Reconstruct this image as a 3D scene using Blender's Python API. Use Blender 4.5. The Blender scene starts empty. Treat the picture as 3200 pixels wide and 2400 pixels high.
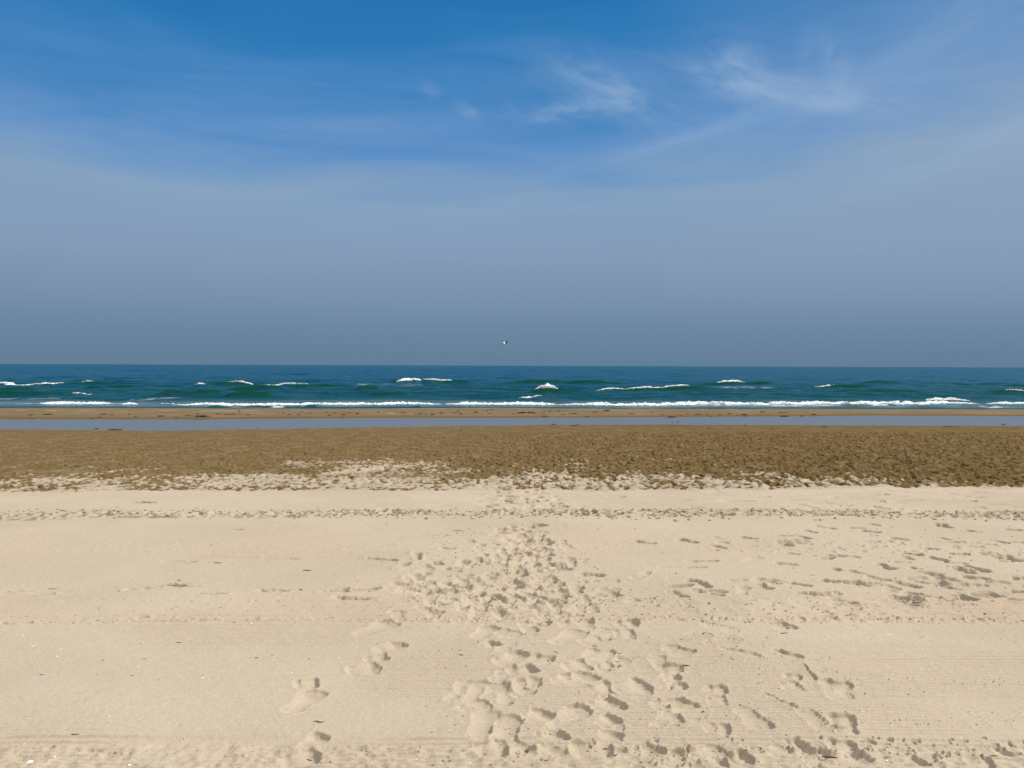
import bpy, bmesh, math, random
import numpy as np
from mathutils import Vector, Matrix

random.seed(7)
RNG = np.random.default_rng(11)
F32 = np.float32
sc = bpy.context.scene
col = sc.collection

# ------------------------------------------------------------------ camera
ZC = 1.65                         # eye height above the dry sand
FPX, CXP, CYP = 2417.0, 1600.0, 1200.0     # focal length in pixels of a 3200 x 2400 frame
PITCH = math.atan(57.5 / FPX)
ROLL = 0.00344
fw = Vector((0, math.cos(PITCH), -math.sin(PITCH)))
up0 = Vector((0, math.sin(PITCH), math.cos(PITCH)))
rt0 = Vector((1, 0, 0))
rt = (rt0 + ROLL * up0).normalized()
up = (up0 - ROLL * rt0).normalized()
cam = bpy.data.cameras.new("camera")
cam.sensor_fit = 'HORIZONTAL'
cam.sensor_width = 36.0
cam.lens = FPX / 3200.0 * 36.0
cam.clip_start = 0.05
cam.clip_end = 80000.0
camo = bpy.data.objects.new("camera", cam)
col.objects.link(camo)
camo.matrix_world = Matrix(((rt.x, up.x, -fw.x, 0), (rt.y, up.y, -fw.y, 0), (rt.z, up.z, -fw.z, ZC), (0, 0, 0, 1)))
sc.camera = camo

SEA_Z, POOL_Z = -1.05, -0.9


def ray(px, py):
    return (fw * FPX + rt * (px - CXP) + up * (CYP - py)).normalized()


def on_plane(px, py, z):
    r = ray(px, py)
    t = (z - ZC) / r.z
    return r.x * t, r.y * t


# ------------------------------------------------------------------ shore profile
ZK_C = [-60, 0, 6, 9.0, 11.0, 15, 20, 25, 28.8, 30.5, 34.5, 38.5, 41, 44.0, 48.5, 54, 70, 200, 40000]
ZK_Z = [0.6, 0.0, 0.0, -0.02, -0.10, -0.28, -0.52, -0.74, -0.868, POOL_Z, -0.97, POOL_Z, -0.84, -0.85, SEA_Z, -1.22, -1.7, -5, -9]
_cc = np.concatenate([np.linspace(-60, 80, 5601), np.linspace(81, 40000, 4000)])
_zz = np.interp(_cc, ZK_C, ZK_Z)
_k = np.hanning(61); _k /= _k.sum()
_zs = _zz.copy()
_zs[200:5400] = np.convolve(_zz, _k, 'same')[200:5400]


def zprof(c):
    return np.interp(c, _cc, _zs)


PX_K = np.array([-1200, 0, 300, 480, 700, 1000, 1100, 1300, 1500, 1700, 2000, 2300, 2600, 2700, 3200, 4400], float)
NEAR_PY = np.array([1341, 1342, 1345, 1347, 1343.5, 1340.5, 1338, 1335, 1330.5, 1328, 1327.5, 1329, 1331, 1331.5, 1333, 1335], float)
FAR_PY = np.array([1309, 1309, 1309, 1309.5, 1308, 1306.5, 1306, 1305.5, 1305, 1304, 1303, 1301.5, 1299.5, 1298, 1299, 1302], float)
SEA_PY = np.array([1274, 1274, 1274.5, 1275, 1275, 1275, 1275, 1275, 1275, 1276, 1276.5, 1277, 1278, 1278, 1279.5, 1281], float)
_n = [on_plane(a, b, POOL_Z) for a, b in zip(PX_K, NEAR_PY)]
_f = [on_plane(a, b, POOL_Z) for a, b in zip(PX_K, FAR_PY)]
_s = [on_plane(a, b, SEA_Z) for a, b in zip(PX_K, SEA_PY)]


def line_at(pts, x):
    return np.interp(x, [p[0] for p in pts], [p[1] for p in pts])


def canon(x, y, wob=0.0):
    """distance y mapped on the profile's own distance, following the bending water lines"""
    dn, df, ds = line_at(_n, x) + wob, line_at(_f, x) + wob * .6, line_at(_s, x)
    c = np.where(y < 24, y, 0)
    c = np.where((y >= 24) & (y < dn), 24 + (y - 24) * (6.5 / (dn - 24)), c)
    c = np.where((y >= dn) & (y < df), 30.5 + (y - dn) * (8.0 / (df - dn)), c)
    c = np.where((y >= df) & (y < ds), 38.5 + (y - df) * (10.0 / (ds - df)), c)
    c = np.where(y >= ds, 48.5 + (y - ds), c)
    return c


_td = np.concatenate([np.linspace(1.5, 30, 4000), np.linspace(30.02, 60, 1500)])


def px_ground(px, py):
    """the point of the smooth beach seen at a pixel of the photograph"""
    r = ray(px, py)
    k = r.x / r.y
    h = ZC + _td * (r.z / r.y) - zprof(canon(k * _td, _td))
    i = int(np.argmax(h < 0)) if (h < 0).any() else len(_td) - 1
    i = max(i, 1)
    a = h[i - 1] / (h[i - 1] - h[i] + 1e-12)
    y = _td[i - 1] + (_td[i] - _td[i - 1]) * a
    return k * y, y


def to_px(x, y, z):
    zc = z - ZC
    dep = y * fw.y + zc * fw.z
    dep = np.maximum(dep, 0.3)
    return (CXP + FPX * (x * rt.x + y * rt.y + zc * rt.z) / dep,
            CYP - FPX * (x * up.x + y * up.y + zc * up.z) / dep)


# ------------------------------------------------------------------ noise
def _hash(ix, iy, seed):
    h = (ix.astype(np.uint32) * np.uint32(374761393)) ^ (iy.astype(np.uint32) * np.uint32(668265263)) ^ np.uint32((seed * 2654435761) & 0xFFFFFFFF)
    h = (h ^ (h >> np.uint32(13))) * np.uint32(1274126177)
    h = h ^ (h >> np.uint32(16))
    return h


def perlin(x, y, seed=0):
    x = np.asarray(x, np.float64); y = np.asarray(y, np.float64)
    fx = np.floor(x); fy = np.floor(y)
    ix = fx.astype(np.int64); iy = fy.astype(np.int64)
    u = (x - fx).astype(F32); v = (y - fy).astype(F32)
    su = u * u * u * (u * (u * 6 - 15) + 10); sv = v * v * v * (v * (v * 6 - 15) + 10)

    def g(ox, oy):
        a = _hash(ix + ox, iy + oy, seed).astype(F32) * F32(2 * math.pi / 4294967296.0)
        return np.cos(a) * (u - F32(ox)) + np.sin(a) * (v - F32(oy))
    a = g(0, 0); b = g(1, 0); c = g(0, 1); d = g(1, 1)
    ab = a + su * (b - a); cd = c + su * (d - c)
    return (ab + sv * (cd - ab)) * F32(1.5)


def fbm(x, y, seed=0, octv=3, gain=.5):
    o = 0; a = 1.0
    for i in range(octv):
        o = o + a * perlin(x * 2 ** i + i * 17.3, y * 2 ** i - i * 9.1, seed + i * 31)
        a *= gain
    return o


def sstep(a, b, x):
    t = np.clip((x - a) / (b - a), 0, 1)
    return t * t * (3 - 2 * t)


# ------------------------------------------------------------------ materials
def new_mat(name):
    m = bpy.data.materials.new(name)
    m.use_nodes = True
    nt = m.node_tree
    return m, nt, nt.nodes, nt.links, nt.nodes["Principled BSDF"]


def N(ns, t, **kw):
    n = ns.new(t)
    for k, v in kw.items():
        setattr(n, k, v)
    return n


def mixc(ns, ln, fac, a, b, mode='MIX'):
    n = ns.new('ShaderNodeMix'); n.data_type = 'RGBA'; n.blend_type = mode
    for s, v in ((n.inputs[0], fac), (n.inputs[6], a), (n.inputs[7], b)):
        if hasattr(v, 'is_linked'):
            ln.new(v, s)
        elif isinstance(v, (int, float)):
            s.default_value = v
        else:
            s.default_value = (*v, 1)
    return n.outputs[2]


def maths(ns, ln, op, a, b=0.0, clamp=False):
    n = ns.new('ShaderNodeMath'); n.operation = op; n.use_clamp = clamp
    for s, v in ((n.inputs[0], a), (n.inputs[1], b)):
        if hasattr(v, 'is_linked'):
            ln.new(v, s)
        else:
            s.default_value = v
    return n.outputs[0]


def noise_node(ns, ln, vec, scale, detail=3, rough=.5):
    n = N(ns, 'ShaderNodeTexNoise')
    n.inputs['Scale'].default_value = scale; n.inputs['Detail'].default_value = detail; n.inputs['Roughness'].default_value = rough
    ln.new(vec, n.inputs['Vector'])
    return n.outputs['Fac']


def remap(ns, ln, v, a, b, c=0.0, d=1.0):
    n = ns.new('ShaderNodeMapRange'); n.clamp = True
    ln.new(v, n.inputs[0])
    for i, q in enumerate((a, b, c, d)):
        n.inputs[i + 1].default_value = q
    return n.outputs[0]


# sand
SAND, nt, ns, ln, bs = new_mat("sand")
tc = N(ns, 'ShaderNodeTexCoord').outputs['Object']
wet = N(ns, 'ShaderNodeAttribute', attribute_name='wet').outputs['Fac']
tint = N(ns, 'ShaderNodeAttribute', attribute_name='tint').outputs['Fac']
grit = N(ns, 'ShaderNodeAttribute', attribute_name='grit').outputs['Fac']
big = noise_node(ns, ln, tc, 0.7, 4)
mid = noise_node(ns, ln, tc, 9.0, 4)
fine = maths(ns, ln, 'ADD', maths(ns, ln, 'MULTIPLY', noise_node(ns, ln, tc, 330.0, 2, .7), .5), maths(ns, ln, 'MULTIPLY', noise_node(ns, ln, tc, 105.0, 3, .75), .5))
dry = mixc(ns, ln, remap(ns, ln, big, .35, .65), (0.412, 0.346, 0.255), (0.448, 0.378, 0.284))
dry = mixc(ns, ln, tint, dry, (0.455, 0.352, 0.262))
wetc = mixc(ns, ln, remap(ns, ln, mid, .35, .65), (0.108, 0.068, 0.023), (0.150, 0.098, 0.035))
c = mixc(ns, ln, wet, dry, wetc)
c = mixc(ns, ln, grit, c, (0.50, 0.42, 0.33))
grain = remap(ns, ln, fine, .34, .66, .78, 1.20)
gcol = N(ns, 'ShaderNodeCombineColor')
for i in range(3):
    ln.new(grain, gcol.inputs[i])
c = mixc(ns, ln, 1.0, c, gcol.outputs[0], 'MULTIPLY')
ln.new(c, bs.inputs['Base Color'])
ln.new(remap(ns, ln, wet, 0, 1, .95, .72), bs.inputs['Roughness'])
bs.inputs['Specular IOR Level'].default_value = 0.02
bp = N(ns, 'ShaderNodeBump')
bp.inputs['Strength'].default_value = .5; bp.inputs['Distance'].default_value = .0022
ln.new(maths(ns, ln, 'ADD', fine, noise_node(ns, ln, tc, 90.0, 3)), bp.inputs['Height'])
ln.new(bp.outputs[0], bs.inputs['Normal'])

# sea water
WATER, nt, ns, ln, bs = new_mat("sea_water")
tc = N(ns, 'ShaderNodeTexCoord').outputs['Object']
green = N(ns, 'ShaderNodeAttribute', attribute_name='shoal').outputs['Fac']
foam = N(ns, 'ShaderNodeAttribute', attribute_name='foam').outputs['Fac']  # foam streaks, plus the painted sky sheen of the swash
body = mixc(ns, ln, green, (0.001, 0.039, 0.077), (0.003, 0.042, 0.023))
body = mixc(ns, ln, foam, body, (0.62, 0.66, 0.68))
mp = N(ns, 'ShaderNodeMapping'); mp.inputs['Scale'].default_value = (.40, 1, 1)
ln.new(tc, mp.inputs['Vector'])
bp = N(ns, 'ShaderNodeBump'); bp.inputs['Strength'].default_value = 1.0; bp.inputs['Distance'].default_value = .28
ln.new(maths(ns, ln, 'ADD', noise_node(ns, ln, mp.outputs[0], .8, 3, .6), maths(ns, ln, 'MULTIPLY', noise_node(ns, ln, mp.outputs[0], .13, 3), 4.0)), bp.inputs['Height'])
# a ruffled sea never reaches the mirror of a flat one at grazing angles
dif = N(ns, 'ShaderNodeBsdfDiffuse'); ln.new(body, dif.inputs['Color']); ln.new(bp.outputs[0], dif.inputs['Normal'])
glo = N(ns, 'ShaderNodeBsdfGlossy'); glo.inputs['Roughness'].default_value = .16; glo.inputs['Color'].default_value = (.55, .92, 1, 1); ln.new(bp.outputs[0], glo.inputs['Normal'])
fr = N(ns, 'ShaderNodeFresnel'); fr.inputs['IOR'].default_value = 1.33; ln.new(bp.outputs[0], fr.inputs['Normal'])
mxs = N(ns, 'ShaderNodeMixShader')
ln.new(maths(ns, ln, 'MULTIPLY', maths(ns, ln, 'MINIMUM', maths(ns, ln, 'MULTIPLY', fr.outputs[0], .62), .36), maths(ns, ln, 'MULTIPLY', maths(ns, ln, 'SUBTRACT', 1.0, foam), maths(ns, ln, 'SUBTRACT', 1.0, maths(ns, ln, 'MULTIPLY', maths(ns, ln, 'MULTIPLY', green, green), .65)))), mxs.inputs[0])
ln.new(dif.outputs[0], mxs.inputs[1]); ln.new(glo.outputs[0], mxs.inputs[2])
ln.new(mxs.outputs[0], ns['Material Output'].inputs['Surface']); ns.remove(bs)

POOLM, nt, ns, ln, bs = new_mat("pool_water")
tc = N(ns, 'ShaderNodeTexCoord').outputs['Object']
bs.inputs['Base Color'].default_value = (0.115, 0.09, 0.055, 1)
bs.inputs['Roughness'].default_value = .06
bs.inputs['IOR'].default_value = 1.33
bp = N(ns, 'ShaderNodeBump'); bp.inputs['Strength'].default_value = .12; bp.inputs['Distance'].default_value = .01
ln.new(noise_node(ns, ln, tc, 3.0, 2), bp.inputs['Height']); ln.new(bp.outputs[0], bs.inputs['Normal'])


def plain(name, a, b, scale, rough=.8, spec=.3):
    m, nt, ns, ln, bs = new_mat(name)
    tc = N(ns, 'ShaderNodeTexCoord').outputs['Object']
    f = noise_node(ns, ln, tc, scale, 3)
    ln.new(mixc(ns, ln, remap(ns, ln, f, .35, .65), a, b), bs.inputs['Base Color'])
    bs.inputs['Roughness'].default_value = rough
    bs.inputs['Specular IOR Level'].default_value = spec
    return m


FOAM = plain("foam", (0.70, 0.73, 0.74), (0.86, 0.87, 0.86), 6.0, .9, .2)
WEED = plain("seaweed", (0.018, 0.013, 0.009), (0.055, 0.036, 0.018), 25.0, .6)
STRAW = plain("straw", (0.13, 0.085, 0.04), (0.26, 0.18, 0.085), 60.0)
TWIG = plain("twig_bark", (0.030, 0.022, 0.016), (0.075, 0.052, 0.034), 120.0)
SHELLM = plain("shell", (0.74, 0.70, 0.64), (0.90, 0.88, 0.84), 150.0, .45, .5)
DRIFT = plain("bleached_wood", (0.52, 0.47, 0.38), (0.70, 0.65, 0.55), 14.0)
GWHITE = plain("gull_white", (0.86, 0.86, 0.85), (0.88, 0.88, 0.87), 8.0)
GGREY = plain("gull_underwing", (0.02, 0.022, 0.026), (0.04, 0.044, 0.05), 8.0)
GBLACK = plain("gull_black", (0.010, 0.010, 0.012), (0.022, 0.02, 0.02), 8.0)
GBILL = plain("gull_bill", (0.06, 0.012, 0.01), (0.09, 0.02, 0.012), 8.0)
GPALE = plain("gull_pale_grey", (0.60, 0.62, 0.65), (0.70, 0.72, 0.74), 8.0)
CRUMB = plain("damp_sand_crumb", (0.30, 0.235, 0.155), (0.42, 0.34, 0.24), 40.0, .95)


# ------------------------------------------------------------------ helpers for objects
def tag(o, label=None, cat=None, group=None, kind=None):
    if label: o['label'] = label
    if cat: o['category'] = cat
    if group: o['group'] = group
    if kind: o['kind'] = kind
    return o


def grid_mesh(name, X, Y, Z, mat, attrs=()):
    nr, nc = X.shape
    me = bpy.data.meshes.new(name)
    nv = nr * nc
    me.vertices.add(nv)
    co = np.stack([X, Y, Z], -1).astype(F32).reshape(-1)
    me.vertices.foreach_set('co', co)
    i = (np.arange(nr - 1, dtype=np.int32)[:, None] * nc + np.arange(nc - 1, dtype=np.int32)[None, :]).ravel()
    q = np.stack([i, i + 1, i + 1 + nc, i + nc], -1).astype(np.int32).ravel()
    nf = len(i)
    me.loops.add(nf * 4); me.polygons.add(nf)
    me.loops.foreach_set('vertex_index', q)
    me.polygons.foreach_set('loop_start', np.arange(0, nf * 4, 4, dtype=np.int32))
    me.polygons.foreach_set('use_smooth', np.ones(nf, dtype=bool))
    me.update(calc_edges=True)
    for an, arr in attrs:
        at = me.attributes.new(an, 'FLOAT', 'POINT')
        at.data.foreach_set('value', np.ascontiguousarray(arr, dtype=F32).reshape(-1))
    me.materials.append(mat)
    o = bpy.data.objects.new(name, me)
    col.objects.link(o)
    return o


# ------------------------------------------------------------------ beach: one sheet
TH = 0.73                      # half width of the fine inner part, per metre of distance
NCI = 1250
s_in = np.linspace(-1, 1, NCI)
s_out = np.array([.0008, .003, .007, .014, .025, .04, .06, .09, .13, .18, .25, .33, .42, .52, .65, .8, 1.0])


def rows_between(a, b, q):
    n = int(math.log(b / a) / q) + 1
    return a * (b / a) ** (np.arange(n) / n)


PXR = 1.0 / 773.0
rows = np.concatenate([np.linspace(-60, 1.5, 34), np.linspace(1.65, 2.6, 12), rows_between(2.68, 9.5, PXR * .95), rows_between(9.5, 50, PXR * 1.45), rows_between(50, 90, .02), rows_between(90, 40000, .35), [40000.]])
nr = len(rows)
wrow = TH * np.maximum(rows, 2.6)
far_w = 40 + 1.2 * np.abs(rows)
inner = wrow[:, None] * s_in[None, :]
outR = wrow[:, None] + far_w[:, None] * s_out[None, :]
X = np.concatenate([-outR[:, ::-1], inner, outR], 1)
Y = np.repeat(rows[:, None], X.shape[1], 1)
NO = len(s_out)
nc = X.shape[1]

wob = 0.25 * perlin(X * .35, Y * 0 + 3.3, 91) + .5 * perlin(X * .09, Y * 0 + 8.3, 92)
wob = wob * .7
C = canon(X, Y, 0.0)
C = C + np.where((C > 27) & (C < 42), wob * sstep(27, 30, C) * (1 - sstep(39, 42, C)), 0)
C = C + np.where((C > 44) & (C < 60), .5 * perlin(X * .12, Y * 0 + 1.3, 95) * sstep(44, 47, C) * (1 - sstep(52, 60, C)), 0)
Z0 = zprof(C).astype(np.float64)
PX, PY = to_px(X, Y, Z0)
H = np.zeros_like(X)
WET = np.zeros_like(X); TINT = np.zeros_like(X); GRIT = np.zeros_like(X)
ri = lambda d: int(np.searchsorted(rows, d))

# --- gentle relief of the graded sand
r0, r1 = ri(1.0), ri(12.5)
S = np.s_[r0:r1]
x, y, px, py = X[S], Y[S], PX[S], PY[S]
h = 0.016 * perlin(x * .5, y * .9, 1) + 0.006 * perlin(x * 1.7, y * 3.1, 2)
h += 0.0045 * perlin(x * .25, y * 5.5, 3)
h += 0.0042 * perlin(x * .10, y * 13, 9) * sstep(4.2, 6.0, y) + 0.0022 * perlin(x * .12, y * 26, 10) * (1 - sstep(5, 7, y))
h += -.010 * np.exp(-((y - 6.52 - .02 * x / 3 + .03 * perlin(x * .6, y * 0, 13)) / .022) ** 2) * (1 - sstep(900, 1300, px)) * sstep(-.4, .2, perlin(x * 1.5, y * 0, 14))
# faint steps left by the passes of the beach rake
wv = .05 * perlin(x * .5, y * 0, 4)
for yy, hh in ((4.93, .010), (5.42, -.008), (6.9, .008), (7.4, -.006), (3.34, .018), (8.9, .008), (9.6, -.006), (5.9, .004), (4.3, .003)):
    h += hh * sstep(yy - .05, yy + .05, y + wv)
# thin ridges spilled along the edges of each pass
for k_, (pl, x0_, x1_, hh) in enumerate(((1558, -900, 4000, .012), (1572, 300, 4000, .010), (1588, -900, 2600, .012), (1698, 900, 4000, .009), (1736, -900, 4000, .008), (1895, -900, 4000, .006), (1952, -900, 4000, .008), (2010, 2300, 4000, .006), (2060, 2400, 4000, .006), (2088, -900, 1500, .004), (2180, 2600, 4000, .004), (2318, -900, 4000, .008))):
    dl = px_ground(1600, pl)[1]
    wdt = .010 + .0035 * dl
    h += hh * np.exp(-((y - dl - wv * .6) / wdt) ** 2) * sstep(x0_ - 150, x0_ + 150, px) * (1 - sstep(x1_ - 150, x1_ + 150, px)) * sstep(-.45, .25, perlin(x * .9, y * 0 + k_, 620 + k_) + .6 * perlin(x * 4, y * 3, 640 + k_))
# drag lines of the rake
rk = sstep(-.15, .35, fbm(x * .55 + 4, y * .9, 5, 2) + .35 * sstep(600, 1300, px) + .1) * (1 - sstep(5.0, 7.0, y))
h += .0034 * np.sin(y * (2 * math.pi / .031) + .7 * perlin(x * .8, y * 2, 6)) * rk
# graininess of dry sand
h += .0011 * perlin(x * 38, y * 38, 7) * (1 - sstep(7, 10, y)) + .0016 * perlin(x * 13, y * 17, 8)
H[S] = h

# --- crumbs : thresholded lumps in bands
def lumps(S, sx, sy, thr, amp, mask, seed):
    x, y = X[S], Y[S]
    n = perlin(x * sx, y * sy, seed) + .45 * perlin(x * sx * 2.1, y * sy * 2.1, seed + 1)
    H[S] += amp * np.clip((n - thr) / .5, 0, 1.3) * mask


def band(py, a, b, soft):
    return sstep(a - soft, a + soft, py) * (1 - sstep(b - soft, b + soft, py))


# near strip at the foot of the picture
S = np.s_[ri(1.5):ri(3.75)]
m = sstep(2325, 2350, PY[S] + 8 * perlin(X[S] * 4, Y[S] * 4, 20))
H[S] += m * (.010 * fbm(X[S] * 7, Y[S] * 7, 21, 3) + .012)
lumps(S, 24, 24, .25, .016, m * np.interp(PX[S], [0, 1300, 1800], [.4, .55, 1]) * sstep(-.2, .4, perlin(X[S] * 3, Y[S] * 3, 23)), 24)
H[S] += .006 * perlin(X[S] * 22, Y[S] * 18, 28) * m
# crumbly band in the middle distance
S = np.s_[ri(4.4):ri(5.8)]
rgt = .35 + .9 * sstep(1500, 2300, PX[S])
m = band(PY[S], 1880, 1952, 14) * rgt
lumps(S, 16, 16, .28, .012, m * sstep(-.3, .4, perlin(X[S] * 1.6, Y[S] * 3, 31)), 30)
H[S] += m * .007 * fbm(X[S] * 6, Y[S] * 7, 32, 2)
m = band(PY[S], 1946, 1957, 4) * (.4 + .9 * sstep(900, 1700, PX[S]))
lumps(S, 22, 22, .1, .010, m, 34)
TINT[S] += .42 * band(PY[S], 1880, 1945, 12) * sstep(-.2, .5, fbm(X[S] * .5, Y[S] * 1.2, 36, 2) + .25)
S = np.s_[ri(6.2):ri(7.9)]
m = band(PY[S], 1700, 1738, 8) * (.3 + .9 * sstep(2000, 2700, PX[S]))
lumps(S, 12, 12, .25, .014, m, 38)
TINT[S] += .35 * band(PY[S], 1690, 1735, 10) * sstep(-.1, .5, fbm(X[S] * .4, Y[S] * 1.0, 39, 2) + .2)
S = np.s_[ri(2.2):ri(3.6)]
TINT[S] += .40 * sstep(2335, 2355, PY[S]) * (1 - sstep(1400, 2000, PX[S])) * sstep(-.3, .3, perlin(X[S] * 3, Y[S] * 5, 40))
# small crumb speckle
S = np.s_[ri(2.6):ri(6.5)]
m = sstep(.05, .5, fbm(X[S] * 1.1, Y[S] * 1.6, 41, 2)) * (.25 + .75 * sstep(1300, 1900, PX[S]))
lumps(S, 45, 45, .52, .007, m, 42)

# --- ridge of clods
S = np.s_[ri(7.4):ri(9.4)]
x, y, px, py = X[S], Y[S], PX[S], PY[S]
lo = np.interp(px, [-800, 0, 700, 1200, 1700, 2400, 3200, 4200], [1637, 1634, 1627, 1620, 1618, 1621, 1624, 1626])
e = py + 3.5 * perlin(x * 1.3, y * 0, 50)
gapm = sstep(-.55, -.2, perlin(x * .8, y * 0 + 5, 53)) * (1 - .85 * np.exp(-((px - 1640) / 28) ** 2))
m = sstep(lo - 20, lo - 14, e) * (1 - sstep(lo - 3, lo + 3, e)) * gapm
n = np.abs(perlin(x * 8, y * 8, 51)) * 1.6
n2 = perlin(x * 17, y * 15, 52)
lumpm = np.clip(.75 - n * 1.5 + .5 * n2, -.25, 1)
H[S] += m * (.006 + .033 * lumpm) * np.interp(px, [0, 1500, 3200], [.75, 1, 1.1])
ridge_m = m
WET[S] = np.maximum(WET[S], m * np.clip(.30 - lumpm * .9 + .5 * perlin(x * 3, y * 3, 55), 0, .75))

# --- scuffed ground between the ridge and the brown belt
S = np.s_[ri(7.4):ri(11.2)]
x, y, px, py = X[S], Y[S], PX[S], PY[S]
m = band(py, 1540, 1612, 8) * (.22 + .5 * sstep(1000, 1500, px) + .5 * sstep(2000, 2600, px))
n = perlin(x * 1.6, y * 5, 60) + .5 * perlin(x * 4.5, y * 9, 61)
H[S] += -.028 * np.clip(n - .35, 0, .8) * m * 2
H[S] += .010 * fbm(x * 2.2, y * 6, 62, 3) * m

# --- bank at the near edge of the brown belt
S = np.s_[ri(8.5):ri(36)]
x, y, px, py = X[S], Y[S], PX[S], PY[S]
edge = np.interp(px, [-900, 0, 800, 1600, 2400, 3200, 4200], [1556, 1554, 1552, 1550, 1549, 1545, 1543]) + 4 * perlin(x * 1.1, y * 0, 65)
H[S] += (.012 + .03 * sstep(1600, 2600, px)) * (1 + .5 * fbm(x * 3.0, y * 4, 67, 3)) * (1 - sstep(edge - 14, edge - 2, py)) * sstep(1440, 1530, py)

# --- brown belt
top = np.interp(px, [-900, 0, 1000, 1600, 3200, 4200], [1357, 1356, 1354, 1350, 1350, 1351]) + 2.5 * perlin(x * 1.3, y * .2, 66)
belt = sstep(top - 3, top + 5, py) * (1 - sstep(edge - np.interp(px, [0, 1700, 2600], [16, 18, 24]), edge - 6, py))
amp = np.interp(px, [-900, 0, 1200, 1700, 2400, 3400], [.72, .72, .85, 1.15, 1.35, 1.4]) * (1 - .30 * sstep(17, 28, y) * (1 - sstep(1200, 1900, px)))
n1 = perlin(x * 6.8, y * 4.6, 70); n2 = perlin(x * 14.0, y * 10, 71); n3 = perlin(x * 2.0, y * 1.4, 72)
rd = 1 - 2.2 * np.abs(perlin(x * 5.4 + 3, y * 3.8, 73))
hb = .022 * n1 + .015 * n2 + .016 * n3 + .016 * rd
pits = -.05 * np.clip(perlin(x * 3.4, y * 2.6, 74) - .38, 0, .6) - .062 * sstep(.20, .36, perlin(x * 10.5, y * 6.2, 174))
H[S] += belt * amp * (hb + pits)
# dry crust on the near part of the belt, patchy
pb = np.interp(px, [-900, 0, 500, 900, 1080, 1300, 1450, 1700, 2100, 2500, 2800, 3200, 4200],
               [1514, 1510, 1500, 1492, 1464, 1462, 1486, 1484, 1494, 1516, 1528, 1540, 1544])
pw = np.interp(px, [0, 900, 1200, 2000, 2800, 3200], [48, 48, 44, 52, 40, 26])
q = (py - pb) / pw
patch = np.minimum(q, .72) + .9 * fbm(x * 1.1, y * .55, 75, 3) + .75 * n1 + .85 * n2 + .8 * (pits * 18) - .1 + .5 * perlin(x * 19, y * 12, 79)
patch += 10 * sstep(edge - 12, edge - 6, py)
mound = np.exp(-((px - 1190) / 230) ** 2 - ((py - 1452) / 13) ** 2)
patch += 1.0 * mound
dryness = sstep(.1, .55, patch)
drk = np.exp(-((px - 1300) / 230) ** 2 - ((py - 1492) / 10) ** 2)
dryness = dryness * (1 - .8 * drk) * np.where(py < edge - 8, .86, 1.0)
w = np.where(py < edge + 40, 1 - dryness, 0) * np.interp(px, [0, 1300, 2400], [.95, .96, 1.0])
WET[S] = np.maximum(WET[S], np.clip(w, 0, 1))
WET[S] = np.clip(WET[S] - .10 * sstep(.05, .5, n3 + .6 * n2) * (WET[S] > .5), 0, 1)
# damp strip left at the foot of the bank
H[S] += (1 - belt) * (py < 1365) * (.004 * perlin(x * .8, y * .5, 77) + .003 * perlin(x * 3, y * 2, 78))
WET[ri(34):, :] = 1.0

# --- bar between pool and sea
S = np.s_[ri(33):ri(60)]
x, y, c = X[S], Y[S], C[S]
bar = sstep(38.6, 40, c) * (1 - sstep(46.5, 48, c))
H[S] += bar * (.018 * fbm(x * .5, y * .5, 80, 3) + .012 * perlin(x * 2.2, y * 1.4, 81))
WET[S] = 1 - bar * (.0 + .10 * sstep(-.2, .5, fbm(x * .25, y * .8, 82, 3)))
ln1 = np.exp(-((c - 46.6 - .35 * perlin(x * .25, y * 0, 83)) / .35) ** 2) * sstep(1000, 1700, PX[S]) * sstep(-.35, .25, fbm(x * .6, y * 1.5, 84, 2) + .15)
ln2 = np.exp(-((c - 43.2 - .3 * perlin(x * .2, y * 0, 85)) / .22) ** 2) * (1 - sstep(800, 1300, PX[S])) * sstep(-.3, .3, fbm(x * .5, y * 1.5, 86, 2))
sp = sstep(.52, .72, perlin(x * 5, y * 3, 87)) * bar * (.3 + .7 * sstep(1200, 2200, PX[S])) * sstep(43, 46, c)
GRIT[S] = np.clip(.10 * bar + .55 * ln1 + .42 * ln2 + .6 * sp, 0, .8)
# wet sand below the swash stays dark
WET[S] = np.maximum(WET[S], sstep(47.6, 48.4, c))

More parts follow.
